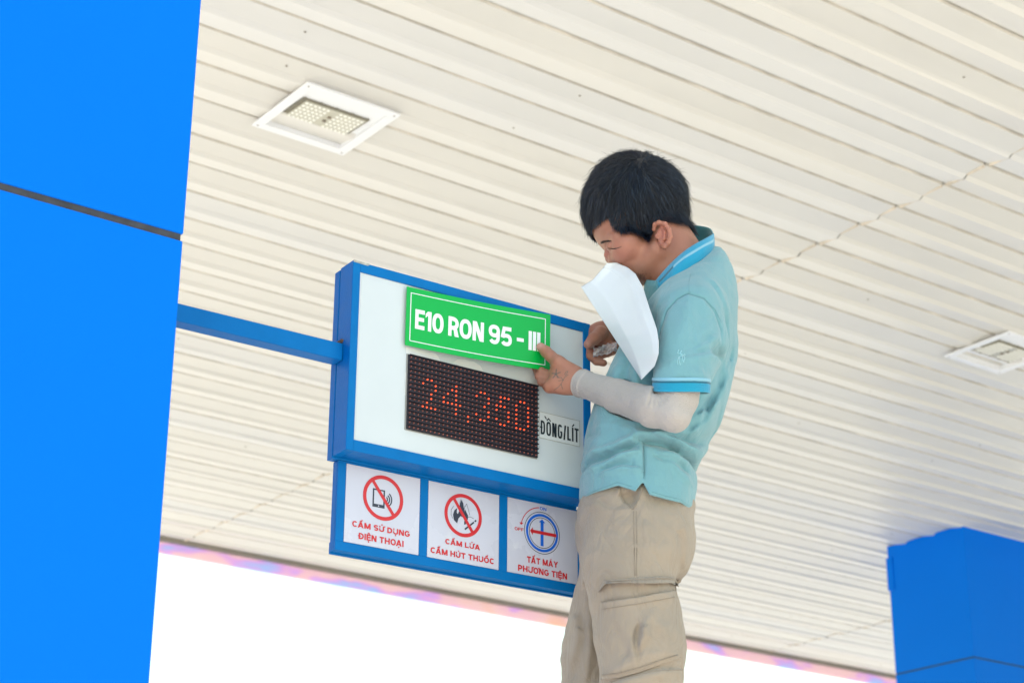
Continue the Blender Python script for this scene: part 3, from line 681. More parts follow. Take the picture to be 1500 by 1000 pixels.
# ---- head, hair, hands
def px_s(Y, py): return M(1, py, Y)[0]-M(0, py, Y)[0]
def head_sdf(P):
    YH = YM; H = lambda x, y, o=0: M3(x, y, YH+o)
    Pm = P.copy(); Pm[:, 1] = YH-np.abs(P[:, 1]-YH)         # mirrored copy for paired features
    A = np.array([[-.94, 0, .34], [0, 1, 0], [.34, 0, .94]], F32).T
    A = A.T
    d = ell(P, H(933, 296), (.100, .079, .100), A)
    d = smin(d, ell(P, H(905, 333), (.055, .062, .055), A), .03)          # forehead
    d = smin(d, ell(Pm, H(918, 362, -.034), (.036, .033, .034)), .02)     # cheekbones
    d = smin(d, ell(P, H(911, 372), (.031, .036, .036)), .02)              # maxilla
    d = smin(d, cone(Pm, H(962, 366, -.048), H(940, 396, -.016), .024, .020), .024)  # jaw
    d = smin(d, ell(P, H(930, 392), (.030, .030, .026)), .02)              # chin
    d = smin(d, cone(P, H(927, 405), H(945, 400), .014, .020), .014)
    d = smin(d, cone(Pm, H(890, 352, -.012), H(903, 347, -.046), .008, .010), .012)   # brow ridge
    d = smax(d, -ell(Pm, H(888, 362, -.030), (.013, .014, .010)), .014)    # eye socket
    d = smin(d, ell(Pm, H(896.5, 361, -.030), (.0125, .015, .0115)), .005)     # closed lid
    d = smin(d, cone(P, H(893, 358), H(890.5, 373.5), .0062, .0088), .007)    # nose
    d = smin(d, ell(Pm, H(899.5, 377, -.0115), (.0105, .0075, .0085)), .005)
    d = smin(d, cone(Pm, H(900, 385, 0), H(908, 385, -.018), .010, .006), .010)       # upper lip
    d = smin(d, cone(Pm, H(906, 392, 0), H(912, 392, -.014), .0085, .005), .006)
    # neck
    nk = cone(P, H(968, 340), H(1004, 402), .057, .064)
    nk = smin(nk, cone(P, H(954, 380), H(980, 405), .030, .040), .03)
    d = smin(d, nk, .022)
    # ear (near and far)
    ea = lambda x, y, o: H(x, y, o)
    rim = [(ea(958, 336, -.072), .0045), (ea(959, 329, -.079), .0045), (ea(965, 326, -.086), .0048), (ea(974, 328, -.091), .005), (ea(980.5, 337, -.094), .005), (ea(982, 347, -.092), .005), (ea(979, 356, -.087), .0055), (ea(974, 361, -.081), .0062), (ea(968.5, 358, -.074), .005)]
    er = chain(Pm, rim, .003)
    er = smin(er, ell(Pm, H(971, 344, -.077), (.013, .0055, .020)), .006)
    er = smin(er, chain(Pm, [(ea(969, 331, -.080), .003), (ea(974, 340, -.085), .0036), (ea(973, 350, -.083), .0036), (ea(967, 353, -.077), .003)], .003), .003)
    er = smax(er, -ell(Pm, H(966.5, 344, -.088), (.0065, .009, .0085)), .003)
    er = smin(er, ell(Pm, H(961.5, 346, -.076), (.004, .005, .006)), .003)
    d = smin(d, er, .004)
    return d
ZH = [(840, 300), (856, 342), (868, 342), (880, 336), (889, 325), (897, 334), (909, 341), (924, 342), (936, 346), (945, 358), (951, 359), (954, 344), (959, 331), (968, 326), (982, 324), (992, 327), (1000, 329), (1012, 329)]
_hy = lambda x: YM-.07*min(max((x-872)/30, 0), 1)
_hx = np.array([M(x, y, _hy(x))[0] for x, y in ZH]); _hz = np.array([M(x, y, _hy(x))[1]+CAMZ for x, y in ZH])
HWH = M3(936, 246, YM-.06)
_hc = M3(934, 300, YM); _hw = HWH.astype(F32); _az = (HWH-_hc)/np.linalg.norm(HWH-_hc); _a1 = np.cross(_az, (0, 1, 0)); _a1 /= np.linalg.norm(_a1)
_hA = np.stack([_a1, np.cross(_az, _a1), _az], 1).astype(F32)
def hair_sdf(P):
    A = np.array([[-.94, 0, .34], [0, 1, 0], [.34, 0, .94]], F32)
    d = ell(P, M3(929, 292, YM), (.108, .091, .106), A)
    d = smin(d, ell(P, M3(884, 306, YM), (.037, .066, .052), A), .03)
    d = smin(d, ell(P, M3(967, 294, YM), (.049, .075, .057), A), .03)
    d = smin(d, ell(P, M3(978, 306, YM), (.036, .062, .030), A), .02)
    q = (P-_hw)@_hA; ph = np.arctan2(q[:, 1], q[:, 0]); rr_ = np.hypot(q[:, 0], q[:, 1]); f = np.clip(rr_/.045, 0, 1)
    tw = ph+1.2*np.exp(-rr_/.05)+.10*np.sin(rr_*60+ph*3)
    w1 = np.sin(rr_*70+5*np.sin(3*tw)+2*np.sin(9*tw+1)); w2 = np.sin(rr_*120+7*np.sin(5*tw+2))
    cl_ = np.sin(23*tw+1.8*w1+2.2*np.sin(4*tw+1))*.45+np.sin(57*tw+2.6*w2+2*np.sin(7*tw))*.5+np.sin(101*tw+3*w1)*.35
    d = d+(.0017*cl_+.0016*w1*np.sin(13*tw+w2))*f
    return d
def hair_cut(P):
    cut = (np.interp(P[:, 0], _hx, _hz)+.003+.0025*np.sin(P[:, 0]*420)-P[:, 2])*.8
    return smax(hair_sdf(P), cut.astype(F32), .008)
def fingers_left(P):
    H = M3; k = .006
    d = ell(P, H(830, 557, 3.775), (.036, .017, .030), np.array([[.96, 0, .26], [0, 1, 0], [-.26, 0, .96]]).T)
    d = smin(d, cone(P, WRN, H(836, 558, 3.775), .0245, .024), .012)
    d = smin(d, cone(P, H(840, 562, 3.775), H(806, 566, 3.785), .020, .015), .01)
    d = smin(d, chain(P, [(H(842, 549, 3.770), .019), (H(818, 531, 3.775), .0145), (H(806, 521, 3.785), .0115), (H(800, 515, 3.792), .0112), (H(792, 508, 3.799), .0092)], .006), .012)
    d = smin(d, ell(P, H(814, 546, 3.785), (.013, .010, .013)), .014)     # web
    f = chain(P, [(H(812, 552, 3.790), .0125), (H(795, 546, 3.808), .0098), (H(782, 534, 3.835), .0085), (H(772, 524, 3.838), .0078)], .003); d = smin(d, f, .005)
    f = chain(P, [(H(809, 558, 3.792), .0122), (H(791, 551, 3.812), .0100), (H(786, 540, 3.838), .0088), (H(790, 530, 3.842), .008)], .003); d = smin(d, f, .003)
    f = chain(P, [(H(808, 564, 3.790), .0118), (H(794, 559, 3.812), .0098), (H(795, 548, 3.838), .0085), (H(802, 540, 3.842), .0078)], .003); d = smin(d, f, .003)
    f = chain(P, [(H(812, 568, 3.790), .0108), (H(801, 566, 3.812), .0088), (H(803, 557, 3.832), .0078), (H(809, 551, 3.836), .007)], .003); d = smin(d, f, .003)
    return d
def fingers_right(P):
    H = M3
    d = cone(P, WRF, H(888, 488, 3.935), .027, .025)
    d = smin(d, ell(P, H(879, 489, 3.925), (.030, .022, .027)), .015)
    d = smin(d, chain(P, [(H(880, 488, 3.905), .016), (H(870, 496, 3.888), .0135), (H(862, 504, 3.878), .0105)], .004), .006)      # thumb, towards the viewer
    d = smin(d, chain(P, [(H(868, 487, 3.930), .0145), (H(863, 503, 3.918), .0105), (H(865, 521, 3.912), .0100), (H(874, 529, 3.906), .0088), (H(884, 531.5, 3.902), .0078)], .003), .005)
    d = smin(d, chain(P, [(H(872, 492, 3.945), .0135), (H(870, 509, 3.945), .0100), (H(880, 520, 3.940), .0092), (H(897, 515, 3.93), .0085)], .003), .004)
    d = smin(d, chain(P, [(H(882, 496, 3.945), .0125), (H(880, 510, 3.955), .0095), (H(890, 517, 3.945), .009), (H(902, 509, 3.93), .008)], .003), .004)
    d = smin(d, chain(P, [(H(890, 498, 3.930), .012), (H(892, 508, 3.925), .0095), (H(903, 506, 3.915), .0085)], .003), .004)
    return d
def arm_n(P, g=0.0):
    d = chain(P, [(SHN, .046+g), (M3(998, 550, 3.602), .0465+g), (M3(991, 584, 3.60), .0415+g), (M3(986, 606, 3.595), .0345+g), (M3(958, 596, 3.615), .0400+g), (M3(905, 580, 3.69), .0330+g), (WRN, .0262+g)], .008)
    return d
def body_sdf(P):
    d = head_sdf(P)
    d = smin(d, ell(P, M3(1005, 485, YM), (.075, .14, .12)), .05)
    d = smin(d, ell(P, M3(955, 600, YM), (.075, .11, .15)), .05)
    a = cone(P, SHN, ELN, .038, .026); a = smin(a, cone(P, ELN, WRN, .026, .0222), .004)
    f = cone(P, SHF, ELF, .046, .040); f = smin(f, cone(P, ELF, WRF, .040, .025), .02)
    return smin(smin(d, a, .008), f, .02)
HL = M3(930, 345, YM)
hb = mesh_sdf(lambda P: np.minimum(head_sdf(P), 9), HL-np.array((.17, .13, .17)), HL+np.array((.17, .13, .19)), .0017)
lh = mesh_sdf(fingers_left, M3(760, 590, 3.70), M3(870, 480, 3.88), .0013)
rh = mesh_sdf(fingers_right, M3(845, 550, 3.85), M3(925, 460, 4.02), .0014)
def rest(P):
    z = P[:, 2]; d = body_sdf(P)
    return np.maximum(d, z-(HL[2]-.12))
lo = np.array((-.15, 3.45, mz(760))); hi = np.array((.50, 4.20, HL[2]-.11))
rb = mesh_sdf(rest, lo, hi, .005)
PE = empty('person', tuple(ORG))
tag(PE, 'black haired person in pale blue polo shirt and beige cargo trousers beside the price sign', 'person')
def skin_mat():
    m = mat('skin', (.40, .185, .115), .46, .45, bump=.35, bscale=420, sub=.12)
    nt = m.node_tree; N = nt.nodes; L = nt.links; b = N['Principled BSDF']
    at = N.new('ShaderNodeAttribute'); at.attribute_name = 'tint'; tc = N.new('ShaderNodeTexCoord')
    nz = N.new('ShaderNodeTexNoise'); nz.inputs['Scale'].default_value = 22; nz.inputs['Detail'].default_value = 5; L.new(tc.outputs['Object'], nz.inputs['Vector'])
    mp = N.new('ShaderNodeMapRange'); mp.inputs['From Min'].default_value = .3; mp.inputs['From Max'].default_value = .7; mp.inputs['To Min'].default_value = .9; mp.inputs['To Max'].default_value = 1.1; L.new(nz.outputs[0], mp.inputs[0])
    sc2 = N.new('ShaderNodeVectorMath'); sc2.operation = 'SCALE'; L.new(at.outputs['Color'], sc2.inputs[0]); L.new(mp.outputs[0], sc2.inputs['Scale'])
    L.new(sc2.outputs[0], b.inputs['Base Color']); return m
m_skin = skin_mat()
v, q = join_np([hb, lh, rh, rb])
BODY = np_obj('body', v, q, m_skin, PE, ORG)
# tint: redder ears, cheeks, nose, lips, finger tips; beard shadow; tattoo ink
base = np.array((.365, .160, .104)); col = np.tile(base, (len(v), 1))
def blend(center, r, c, k):
    global col
    w = np.exp(-np.sum(((v-np.array(center))/np.array(r))**2, axis=1))*k; col = col*(1-w[:, None])+np.array(c)*.8*w[:, None]
for s in (-1, 1):
    blend(M3(974, 343, YM+s*.08), (.022, .025, .028), (.56, .19, .14), .8)
    blend(M3(915, 368, YM+s*.05), (.03, .03, .03), (.50, .18, .13), .6)
blend(M3(888, 376, YM), (.016, .02, .014), (.50, .16, .12), .6)
blend(M3(904, 389, YM), (.014, .026, .008), (.34, .12, .10), .7)
blend(M3(902, 385, YM-.012), (.010, .012, .006), (.14, .09, .07), .5)
blend(M3(937, 403, YM), (.022, .04, .014), (.16, .10, .075), .6)
blend(M3(953, 352, YM-.07), (.012, .02, .018), (.20, .11, .08), .5)
blend(M3(1000, 332, YM-.03), (.018, .06, .016), (.20, .13, .10), .6)
blend(M3(791, 506, 3.79), (.009, .02, .009), (.68, .36, .31), .9)
blend(M3(793, 553, 3.80), (.016, .02, .014), (.52, .26, .20), .6)
blend(M3(860, 504, 3.87), (.012, .012, .012), (.52, .27, .22), .7)
ink = [[(814.5, 536), (815.5, 542), (821, 543), (816.5, 547), (817, 552), (812.5, 549), (810, 546)], ]
vt = np.array([(p[0], p[2]) for p in v]); near = (v[:, 1] < 3.80)
def inkline(pts, wdt, k=.75):
    global col
    best = np.full(len(v), 9.)
    for a, b in zip(pts[:-1], pts[1:]):
        ax, az = M(*a, 3.757); bx, bz = M(*b, 3.757); az += CAMZ; bz += CAMZ; dx, dz = bx-ax, bz-az
        t = np.clip(((vt[:, 0]-ax)*dx+(vt[:, 1]-az)*dz)/(dx*dx+dz*dz), 0, 1); best = np.minimum(best, np.hypot(vt[:, 0]-ax-t*dx, vt[:, 1]-az-t*dz))
    w = np.clip(1.4-best/wdt, 0, 1)*k*near; col = col*(1-w[:, None])+np.array((.075, .085, .075))*w[:, None]
for a in range(5):
    t = math.radians(90+72*a-6); inkline([(814.5, 546), (814.5+6.2*math.cos(t), 546-7*math.sin(t))], .0014)
inkline([(816, 552), (822, 553), (825, 557), (822, 562), (817, 566), (812, 568)], .0008)
inkline([(825, 557), (829, 550), (832, 545), (829, 545), (827, 549)], .0008); inkline([(825, 557), (818, 557)], .0007); inkline([(822, 562), (824, 568)], .0008)
inkline([(829, 553), (832, 550)], .0007)
ca = BODY.data.color_attributes.new('tint', 'FLOAT_COLOR', 'POINT')
if len(BODY.data.vertices) == len(v): ca.data.foreach_set('color', np.hstack([col, np.ones((len(v), 1))]).astype(F32).ravel())
# ---- hair: cap plus strands
m_hairc = mat('hair_black', (.005, .007, .012), .42, .4, bump=.6, bscale=300)
hv, hq = mesh_sdf(hair_cut, HL-np.array((.17, .13, .06)), HL+np.array((.17, .13, .24)), .0018), None
def guide(P): return smin(hair_sdf(P), head_sdf(P)-.005, .012)
def grad(fn, P, e=.002):
    P = P.astype(F32); g_ = np.stack([fn(P+np.array(o, F32)*e)-fn(P-np.array(o, F32)*e) for o in ((1, 0, 0), (0, 1, 0), (0, 0, 1))], 1)
    return g_/np.maximum(np.linalg.norm(g_, axis=1, keepdims=True), 1e-9)
HAIR = np_obj('hair', hv[0], hv[1], m_hairc, PE, ORG)
def strands(n, seed, lift, L_, rad):
    rs = np.random.RandomState(seed); c = np.array(M3(934, 294, YM))
    u = rs.normal(size=(n*3, 3)); u /= np.linalg.norm(u, axis=1, keepdims=True)
    P = c+u*.11
    for _ in range(6): P = P-grad(guide, P)*guide(P.astype(F32))[:, None]
    zc = np.interp(P[:, 0], _hx, _hz); ok = (P[:, 2] > zc+.004) & (P[:, 1] < YM+.08); P = P[ok][:n]; n = len(P)
    g_ = grad(guide, P); w = P-np.array(HWH); w -= g_*np.sum(w*g_, 1, keepdims=True); dist = np.linalg.norm(w, axis=1, keepdims=True)
    sw = np.cross(g_, w)*.25                      # swirl round the crown
    down = np.array((0, 0, -1.)); T = w/np.maximum(dist, 1e-6)+sw/np.maximum(dist, 1e-6)
    tuft = np.stack([np.sin(P[:, 0]*140+P[:, 1]*60), np.sin(P[:, 1]*150+P[:, 2]*90), np.sin(P[:, 2]*130+P[:, 0]*70)], 1)
    T = T+rs.normal(size=T.shape)*.13+tuft*.20; seg = 7; pts = [P+g_*-.002]
    ln_ = L_*(.55+.6*rs.rand(n, 1))*np.clip(.45+dist/.12, .45, 1.15); X = P.copy(); lf = lift*rs.rand(n, 1)**1.5
    short = np.clip((P[:, 2:3]-(np.interp(P[:, 0], _hx, _hz)[:, None]))/.05, .30, 1)
    ln_ = ln_*np.where(P[:, 0:1] > M3(915, 300, YM)[0], short, 1)
    for s in range(1, seg):
        g_ = grad(guide, X); T = T-g_*np.sum(T*g_, 1, keepdims=True); T /= np.linalg.norm(T, axis=1, keepdims=True)
        T = T*.93+down*.07*(s/seg); X = X+T*ln_/seg
        X = X-g_*(guide(X.astype(F32))[:, None]-lf*(s/seg))*.85
        pts.append(X.copy())
    pts = np.stack(pts, 1); V = []; Q = []
    lim = np.interp(pts[:, :, 0], _hx, _hz)-.009*rs.rand(n, 1)**2+.001
    for s in range(1, seg):
        bad = pts[:, s, 2] < lim[:, s]; pts[bad, s] = pts[bad, s-1]+(pts[bad, s]-pts[bad, s-1])*.04
    tan = np.gradient(pts, axis=1); tan /= np.linalg.norm(tan, axis=2, keepdims=True)
    a = np.cross(tan, np.array((.3, -1, .2))); a /= np.linalg.norm(a, axis=2, keepdims=True); b = np.cross(tan, a)
    r_ = rad*np.linspace(1, .25, seg)[None, :, None]*(.6+.8*rs.rand(n, 1, 1))
    for k in range(3):
        an = 2*math.pi*k/3; V.append(pts+(a*math.cos(an)+b*math.sin(an))*r_)
    V = np.stack(V, 2).reshape(-1, 3)             # n, seg, 3
    i0 = (np.arange(n)*seg*3)[:, None, None]+(np.arange(seg-1)*3)[None, :, None]+np.arange(3)[None, None, :]
    i1 = (np.arange(n)*seg*3)[:, None, None]+(np.arange(seg-1)*3)[None, :, None]+((np.arange(3)+1) % 3)[None, None, :]
    Q = np.stack([i0, i1, i1+3, i0+3], -1).reshape(-1, 4)
    return V, Q
sv, sq = join_np([strands(11000, 3, .006, .060, .00042), strands(7000, 8, .016, .050, .00038), strands(350, 5, .030, .045, .00030)])
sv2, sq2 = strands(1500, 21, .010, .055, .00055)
m_str = mat('hair_strand', (.007, .012, .024), .30, .55)
SO = np_obj('hair_strands', sv, sq, m_str, HAIR, (0, 0, 0)); SO.data.transform(Matrix.Translation(-Vector(ORG))); tag(SO, kind='stuff')
m_str2 = mat('hair_sheen_strand', (.028, .045, .075), .26, .8)  # lighter bluish strands, the hair sheen is painted into their colour
SO = np_obj('hair_painted_sheen', sv2, sq2, m_str2, HAIR, (0, 0, 0)); SO.data.transform(Matrix.Translation(-Vector(ORG))); tag(SO, kind='stuff')
# ---- clothes
def knit(name, col, scale, strength, rough=.85, sheen=.3, var=.05, crease=9, cs=.22):
    m = mat(name, col, rough, .25, var=var, vscale=7, sheen=sheen); nt = m.node_tree; N = nt.nodes; L = nt.links
    tc = N.new('ShaderNodeTexCoord'); vo = N.new('ShaderNodeTexVoronoi'); vo.inputs['Scale'].default_value = scale
    mp = N.new('ShaderNodeMapping'); mp.inputs['Scale'].default_value = (1, 1, 1.5); L.new(tc.outputs['Object'], mp.inputs[0]); L.new(mp.outputs[0], vo.inputs['Vector'])
    bp = N.new('ShaderNodeBump'); bp.inputs['Strength'].default_value = strength; bp.inputs['Distance'].default_value = .0012
    n2 = N.new('ShaderNodeTexNoise'); n2.inputs['Scale'].default_value = crease; n2.inputs['Detail'].default_value = 3; n2.inputs['Distortion'].default_value = 1.6
    m2 = N.new('ShaderNodeMapping'); m2.inputs['Scale'].default_value = (1, 1, .55); m2.inputs['Rotation'].default_value = (0, .5, 0); L.new(tc.outputs['Object'], m2.inputs[0]); L.new(m2.outputs[0], n2.inputs['Vector'])
    ab = N.new('ShaderNodeMath'); ab.operation = 'SUBTRACT'; ab.inputs[1].default_value = .5; L.new(n2.outputs[0], ab.inputs[0]); a2 = N.new('ShaderNodeMath'); a2.operation = 'ABSOLUTE'; L.new(ab.outputs[0], a2.inputs[0])
    mr = N.new('ShaderNodeMapRange'); mr.inputs['From Max'].default_value = .12; L.new(a2.outputs[0], mr.inputs[0])
    b2 = N.new('ShaderNodeBump'); b2.inputs['Strength'].default_value = cs; b2.inputs['Distance'].default_value = .004; L.new(mr.outputs[0], b2.inputs['Height']); L.new(b2.outputs[0], bp.inputs['Normal'])
    L.new(vo.outputs['Distance'], bp.inputs['Height']); L.new(bp.outputs[0], N['Principled BSDF'].inputs['Normal']); return m
m_shirt = knit('polo_cotton', (.160, .345, .395), 520, .5, cs=.34)
m_collar = knit('collar_rib', (.012, .30, .50), 600, .4); m_colin = knit('collar_inside', (.07, .26, .31), 600, .3)
m_stripe = knit('collar_stripe', (.22, .47, .60), 600, .3); m_dstripe = knit('collar_dark_stripe', (.02, .13, .20), 600, .3)
m_trou = knit('trouser_twill', (.335, .278, .222), 700, .45, .8, .15, .09, crease=11, cs=.5); m_thread_shade = knit('trouser_thread_shade', (.285, .235, .185), 700, .2, .8, .1)  # trouser thread darkened to carry the shade along the seams
m_sleeve = knit('arm_sleeve_knit', (.40, .368, .352), 330, 1.0, .8, .2, .09, cs=.3)
zz = lambda pts, s, ox, oy: [(x/s+ox, y/s+oy) for x, y in pts]
z3 = lambda *pts: zz(pts, 4.547, 780, 560)
z2 = lambda *pts: zz(pts, 4.347, 760, 380)
z4 = lambda *pts: zz(pts, 3.334, 780, 700)
SH_ROWS = [row(372, 1036, 1058, .04), row(388, 1026, 1067, .07), row(410, 1000, 1075, .10), row(432, 970, 1078, .135), row(455, 944, 1080, .160), row(480, 926, 1080, .168),
           row(520, 903, 1079, .165), row(560, 884, 1073, .160), row(590, 870, 1066, .158), row(620, 860, 1056, .158), row(645, 855, 1042, .160), row(668, 855, 1024, .164),
           row(685, 854, 1015, .168), row(710, 850, 1021, .172), row(735, 848, 1019, .174), row(770, 848, 1015, .174)]
CUF = M3(998, 558, 3.597); SHT = M3(1011, 462, 3.668)
CUF2 = M3(985, 548, 4.03); SHT2 = M3(1003, 455, 3.97)
_ax = np.array((-.03, .33, -.943))
HEM = [(835, 737), (848, 733), (870, 722), (905, 711), (918, 715), (930.6, 719.4), (934, 715), (941.6, 706), (947, 716), (951.5, 724.5), (975, 731), (997, 736), (1015, 749), (1030, 756)]
_ex = np.array([M(x, y, 3.66)[0] for x, y in HEM]); _ez = np.array([M(x, y, 3.66)[1]+CAMZ for x, y in HEM])
FOLDS = [(.007, .010, z3((345, 400), (450, 428), (560, 415), (700, 368), (850, 345))), (-.007, .009, z3((380, 445), (480, 455), (600, 440), (700, 415))),
         (.006, .009, z3((342, 520), (450, 522), (560, 492), (700, 470))), (-.005, .010, z3((345, 475), (450, 485), (560, 460))), (.004, .008, z3((450, 590), (560, 572), (640, 575), (720, 600))), (-.004, .007, z3((470, 560), (600, 545), (690, 570))),
         (-.012, .010, z3((690, 380), (800, 398), (900, 405), (1000, 448), (1130, 468))), (.009, .010, z3((820, 350), (930, 365), (1050, 405), (1150, 400))), (.005, .009, z3((900, 470), (1000, 478), (1060, 500))),
         (-.004, .007, z3((820, 500), (940, 520), (1040, 560))), (.004, .010, z3((840, 470), (900, 500), (1000, 590), (1080, 640))),
         (-.006, .008, z3((1290, 60), (1240, 200), (1120, 320), (900, 355))), (.006, .009, z3((1260, 60), (1190, 190), (1060, 310))), (-.006, .008, z3((1220, 80), (1150, 190), (1020, 300))), (.005, .009, z3((1150, 150), (1080, 250), (960, 330))),
         (-.006, .008, z2((1385, 480), (1345, 640), (1300, 760), (1210, 900))), (.006, .010, z2((1370, 560), (1320, 740), (1240, 880), (1160, 980))), (-.005, .009, z2((1320, 600), (1285, 720), (1225, 840), (1150, 940))),
         (.004, .010, z2((1240, 150), (1330, 300), (1360, 480))), (-.003, .009, z2((1210, 170), (1290, 320), (1330, 470))), (.003, .008, z2((940, 230), (860, 330), (845, 450))),
         (-.004, .009, z2((720, 560), (690, 700), (700, 780))), (.005, .012, z2((640, 590), (620, 700), (560, 760))), (.004, .010, z2((760, 620), (740, 740), (760, 790))), (-.004, .009, z3((420, 150), (400, 240), (450, 290))), (.004, .012, z3((520, 240), (600, 300), (720, 340))),
         (-.0035, .0024, z3((741, 392), (743, 520), (740, 655)))]
SFOLDS = [(-.017, .010, z2((1318, 520), (1262, 560), (1245, 596))), (.006, .010, z2((1290, 600), (1180, 650), (1060, 680), (960, 705))), (-.005, .008, z2((1240, 560), (1130, 640), (1000, 690))), (.006, .009, z2((1270, 480), (1210, 560), (1130, 610))), (-.004, .008, z2((1230, 470), (1160, 560), (1050, 630))),
          (-.0042, .0026, z2((870, 640), (880, 560), (905, 440), (945, 320), (1010, 250), (1075, 215), (1180, 248), (1250, 320), (1295, 420), (1302, 520))), (.003, .012, z2((1075, 260), (1060, 400), (1000, 560))), (-.003, .012, z2((1150, 280), (1150, 420), (1100, 560))), (.003, .012, z2((940, 420), (920, 560), (900, 660)))]
def shirt_sdf(P):
    d = loft(P, SH_ROWS, 2.25)
    d = smin(d, cone(P, M3(1014, 456, 3.69), M3(1020, 436, 3.80), .062, .055), .04)
    d = smin(d, cone(P, M3(1010, 452, 3.95), M3(1020, 436, 3.84), .062, .055), .04)
    d = np.maximum(d, -(arm_n(P)-.0005))                       # room for the arm
    bl = chain(P, [(M3(985, 668, 3.675), .012), (M3(1012, 660, 3.74), .020), (M3(1019, 652, 3.83), .020), (M3(1008, 652, 3.94), .016)], .01)
    d = smin(d, bl, .02)
    near = P[:, 1] < YM+.02
    f = strokes(P, FOLDS, 3.66)*1.45
    d = d-np.where(near, f, f*.6)
    sl = cone(P, SHT, CUF, .070, .0565); sl = smin(sl, cone(P, M3(1028, 500, 3.68), M3(1012, 550, 3.63), .055, .040), .02)
    sl = np.maximum(sl-strokes(P, SFOLDS, 3.60), (P-CUF.astype(F32))@_ax.astype(F32))
    a2 = (CUF2-SHT2)/np.linalg.norm(CUF2-SHT2); s2 = np.maximum(cone(P, SHT2, CUF2, .068, .056), (P-CUF2.astype(F32))@a2.astype(F32))
    d = smin(smin(d, sl, .012), s2, .015)
    d = d+wob(P, 26, .0022, 1)+wob(P, 75, .0006, 2)
    yk = np.clip(P[:, 1], 3.62, YM)/3.66
    d = smax(d, (np.interp(P[:, 0]/yk, _ex, _ez-CAMZ)*yk+CAMZ-P[:, 2]).astype(F32), .002)
    return d
sv_ = mesh_sdf(shirt_sdf, (-.22, 3.49, mz(775)), (.60, 4.14, mz(345)), .0026)
SHIRT = np_obj('polo_shirt', sv_[0], sv_[1], m_shirt, PE, ORG)
def bvh_of(vq): return BVHTree.FromPolygons(vq[0].tolist(), vq[1].tolist())
B_S = bvh_of(sv_); CAMP = Vector((0, 0, CAMZ))
def hit(b, px, py, lift=0.0, fb=3.66):
    d = ray(px, py).normalized(); h = b.ray_cast(CAMP, d)
    if h[0] is None: return Vector(M3(px, py, fb))
    return h[0]-d*lift
def path(b, pts, lift, n=6):
    out = []
    for (x0, y0), (x1, y1) in zip(pts[:-1], pts[1:]):
        for i in range(n): out.append(hit(b, x0+(x1-x0)*i/n, y0+(y1-y0)*i/n, lift))
    out.append(hit(b, *pts[-1], lift)); return out
OV = Vector(ORG)
def seam(b, name, pts, m, parent, r=.0007, lift=.0003, n=6):
    t = MB(); t.tube([p-OV for p in path(b, pts, lift, n)], r, 5); o = t.build(name, m, parent, smooth=True); return o
m_sthread_shade = knit('polo_thread_shade', (.10, .25, .29), 700, .2); m_emb = mat('embroidery_thread', (.26, .55, .62), .4, .5, sheen=.5)  # polo thread toned below the cloth, seam shading put into its colour
seam(B_S, 'armhole_seam', z2((880, 560), (905, 440), (945, 320), (1010, 250), (1075, 217), (1180, 248), (1250, 320), (1290, 400)), m_sthread_shade, SHIRT, .0006)
seam(B_S, 'shoulder_seam', z2((1085, 212), (1082, 150), (1095, 90)), m_sthread_shade, SHIRT, .0005)
seam(B_S, 'hem_stitch', [(853, 727), (872, 718), (905, 706), (925, 712)], m_sthread_shade, SHIRT, .0005); seam(B_S, 'hem_stitch', [(955, 720), (975, 726), (997, 731), (1011, 742)], m_sthread_shade, SHIRT, .0005)
seam(B_S, 'side_seam', z3((743, 400), (745, 520), (741, 640)), m_sthread_shade, SHIRT, .0006)
eb = MB()
for pts in (((1012, 640), (1020, 620), (1040, 612), (1056, 602), (1060, 610)), ((1018, 625), (1010, 650), (1014, 668)), ((1024, 625), (1022, 650), (1028, 670)), ((1044, 615), (1044, 640), (1052, 655)), ((1050, 610), (1058, 630), (1052, 645)), ((1034, 612), (1028, 592), (1034, 585)), ((1028, 600), (1012, 596), (1018, 575)), ((1034, 585), (1034, 578)), ((1040, 612), (1040, 600), (1030, 600))):
    eb.tube([p-OV for p in path(B_S, z2(*pts), .0006, 3)], .0011, 5)
eb.build('embroidered_emblem', m_emb, SHIRT, smooth=True)
# ribbed sleeve band
def band(c, ax, r0, rows, name, parent):
    ax = Vector(ax); a = ax.cross(Vector((0, 1, 0))).normalized(); b = ax.cross(a); mb = MB(); n = 48; c = Vector(c)
    for (s, r, mi) in rows: pass
    for k, (s, r, mi) in enumerate(rows):
        for i in range(n):
            t = 2*math.pi*i/n; mb.v.append(tuple(c-OV+ax*(s-.003*math.sin(t*2)*.4)+(a*math.cos(t)+b*math.sin(t))*(r0+r)))
    for k in range(len(rows)-1):
        for i in range(n):
            mb.f.append((k*n+i, k*n+(i+1) % n, (k+1)*n+(i+1) % n, (k+1)*n+i)); mb.m.append(rows[k][2])
    return mb.build(name, [m_stripe, m_collar, m_dstripe, m_colin], parent, smooth=True)
rows = [(-.006, -.001, 0), (-.005, .0022, 0), (.0005, .0028, 0), (.001, .001, 1)]
for k in range(5): s = .001+k*.0042; rows += [(s+.0004, .0018, 2 if k == 0 else 1), (s+.0030, .0022, 2 if k == 0 else 1), (s+.0040, .0008, 1)]
rows += [(.0225, .0004, 3), (.022, -.003, 3), (.010, -.004, 3)]
band(CUF, _ax, .0562, rows, 'sleeve_band', SHIRT)
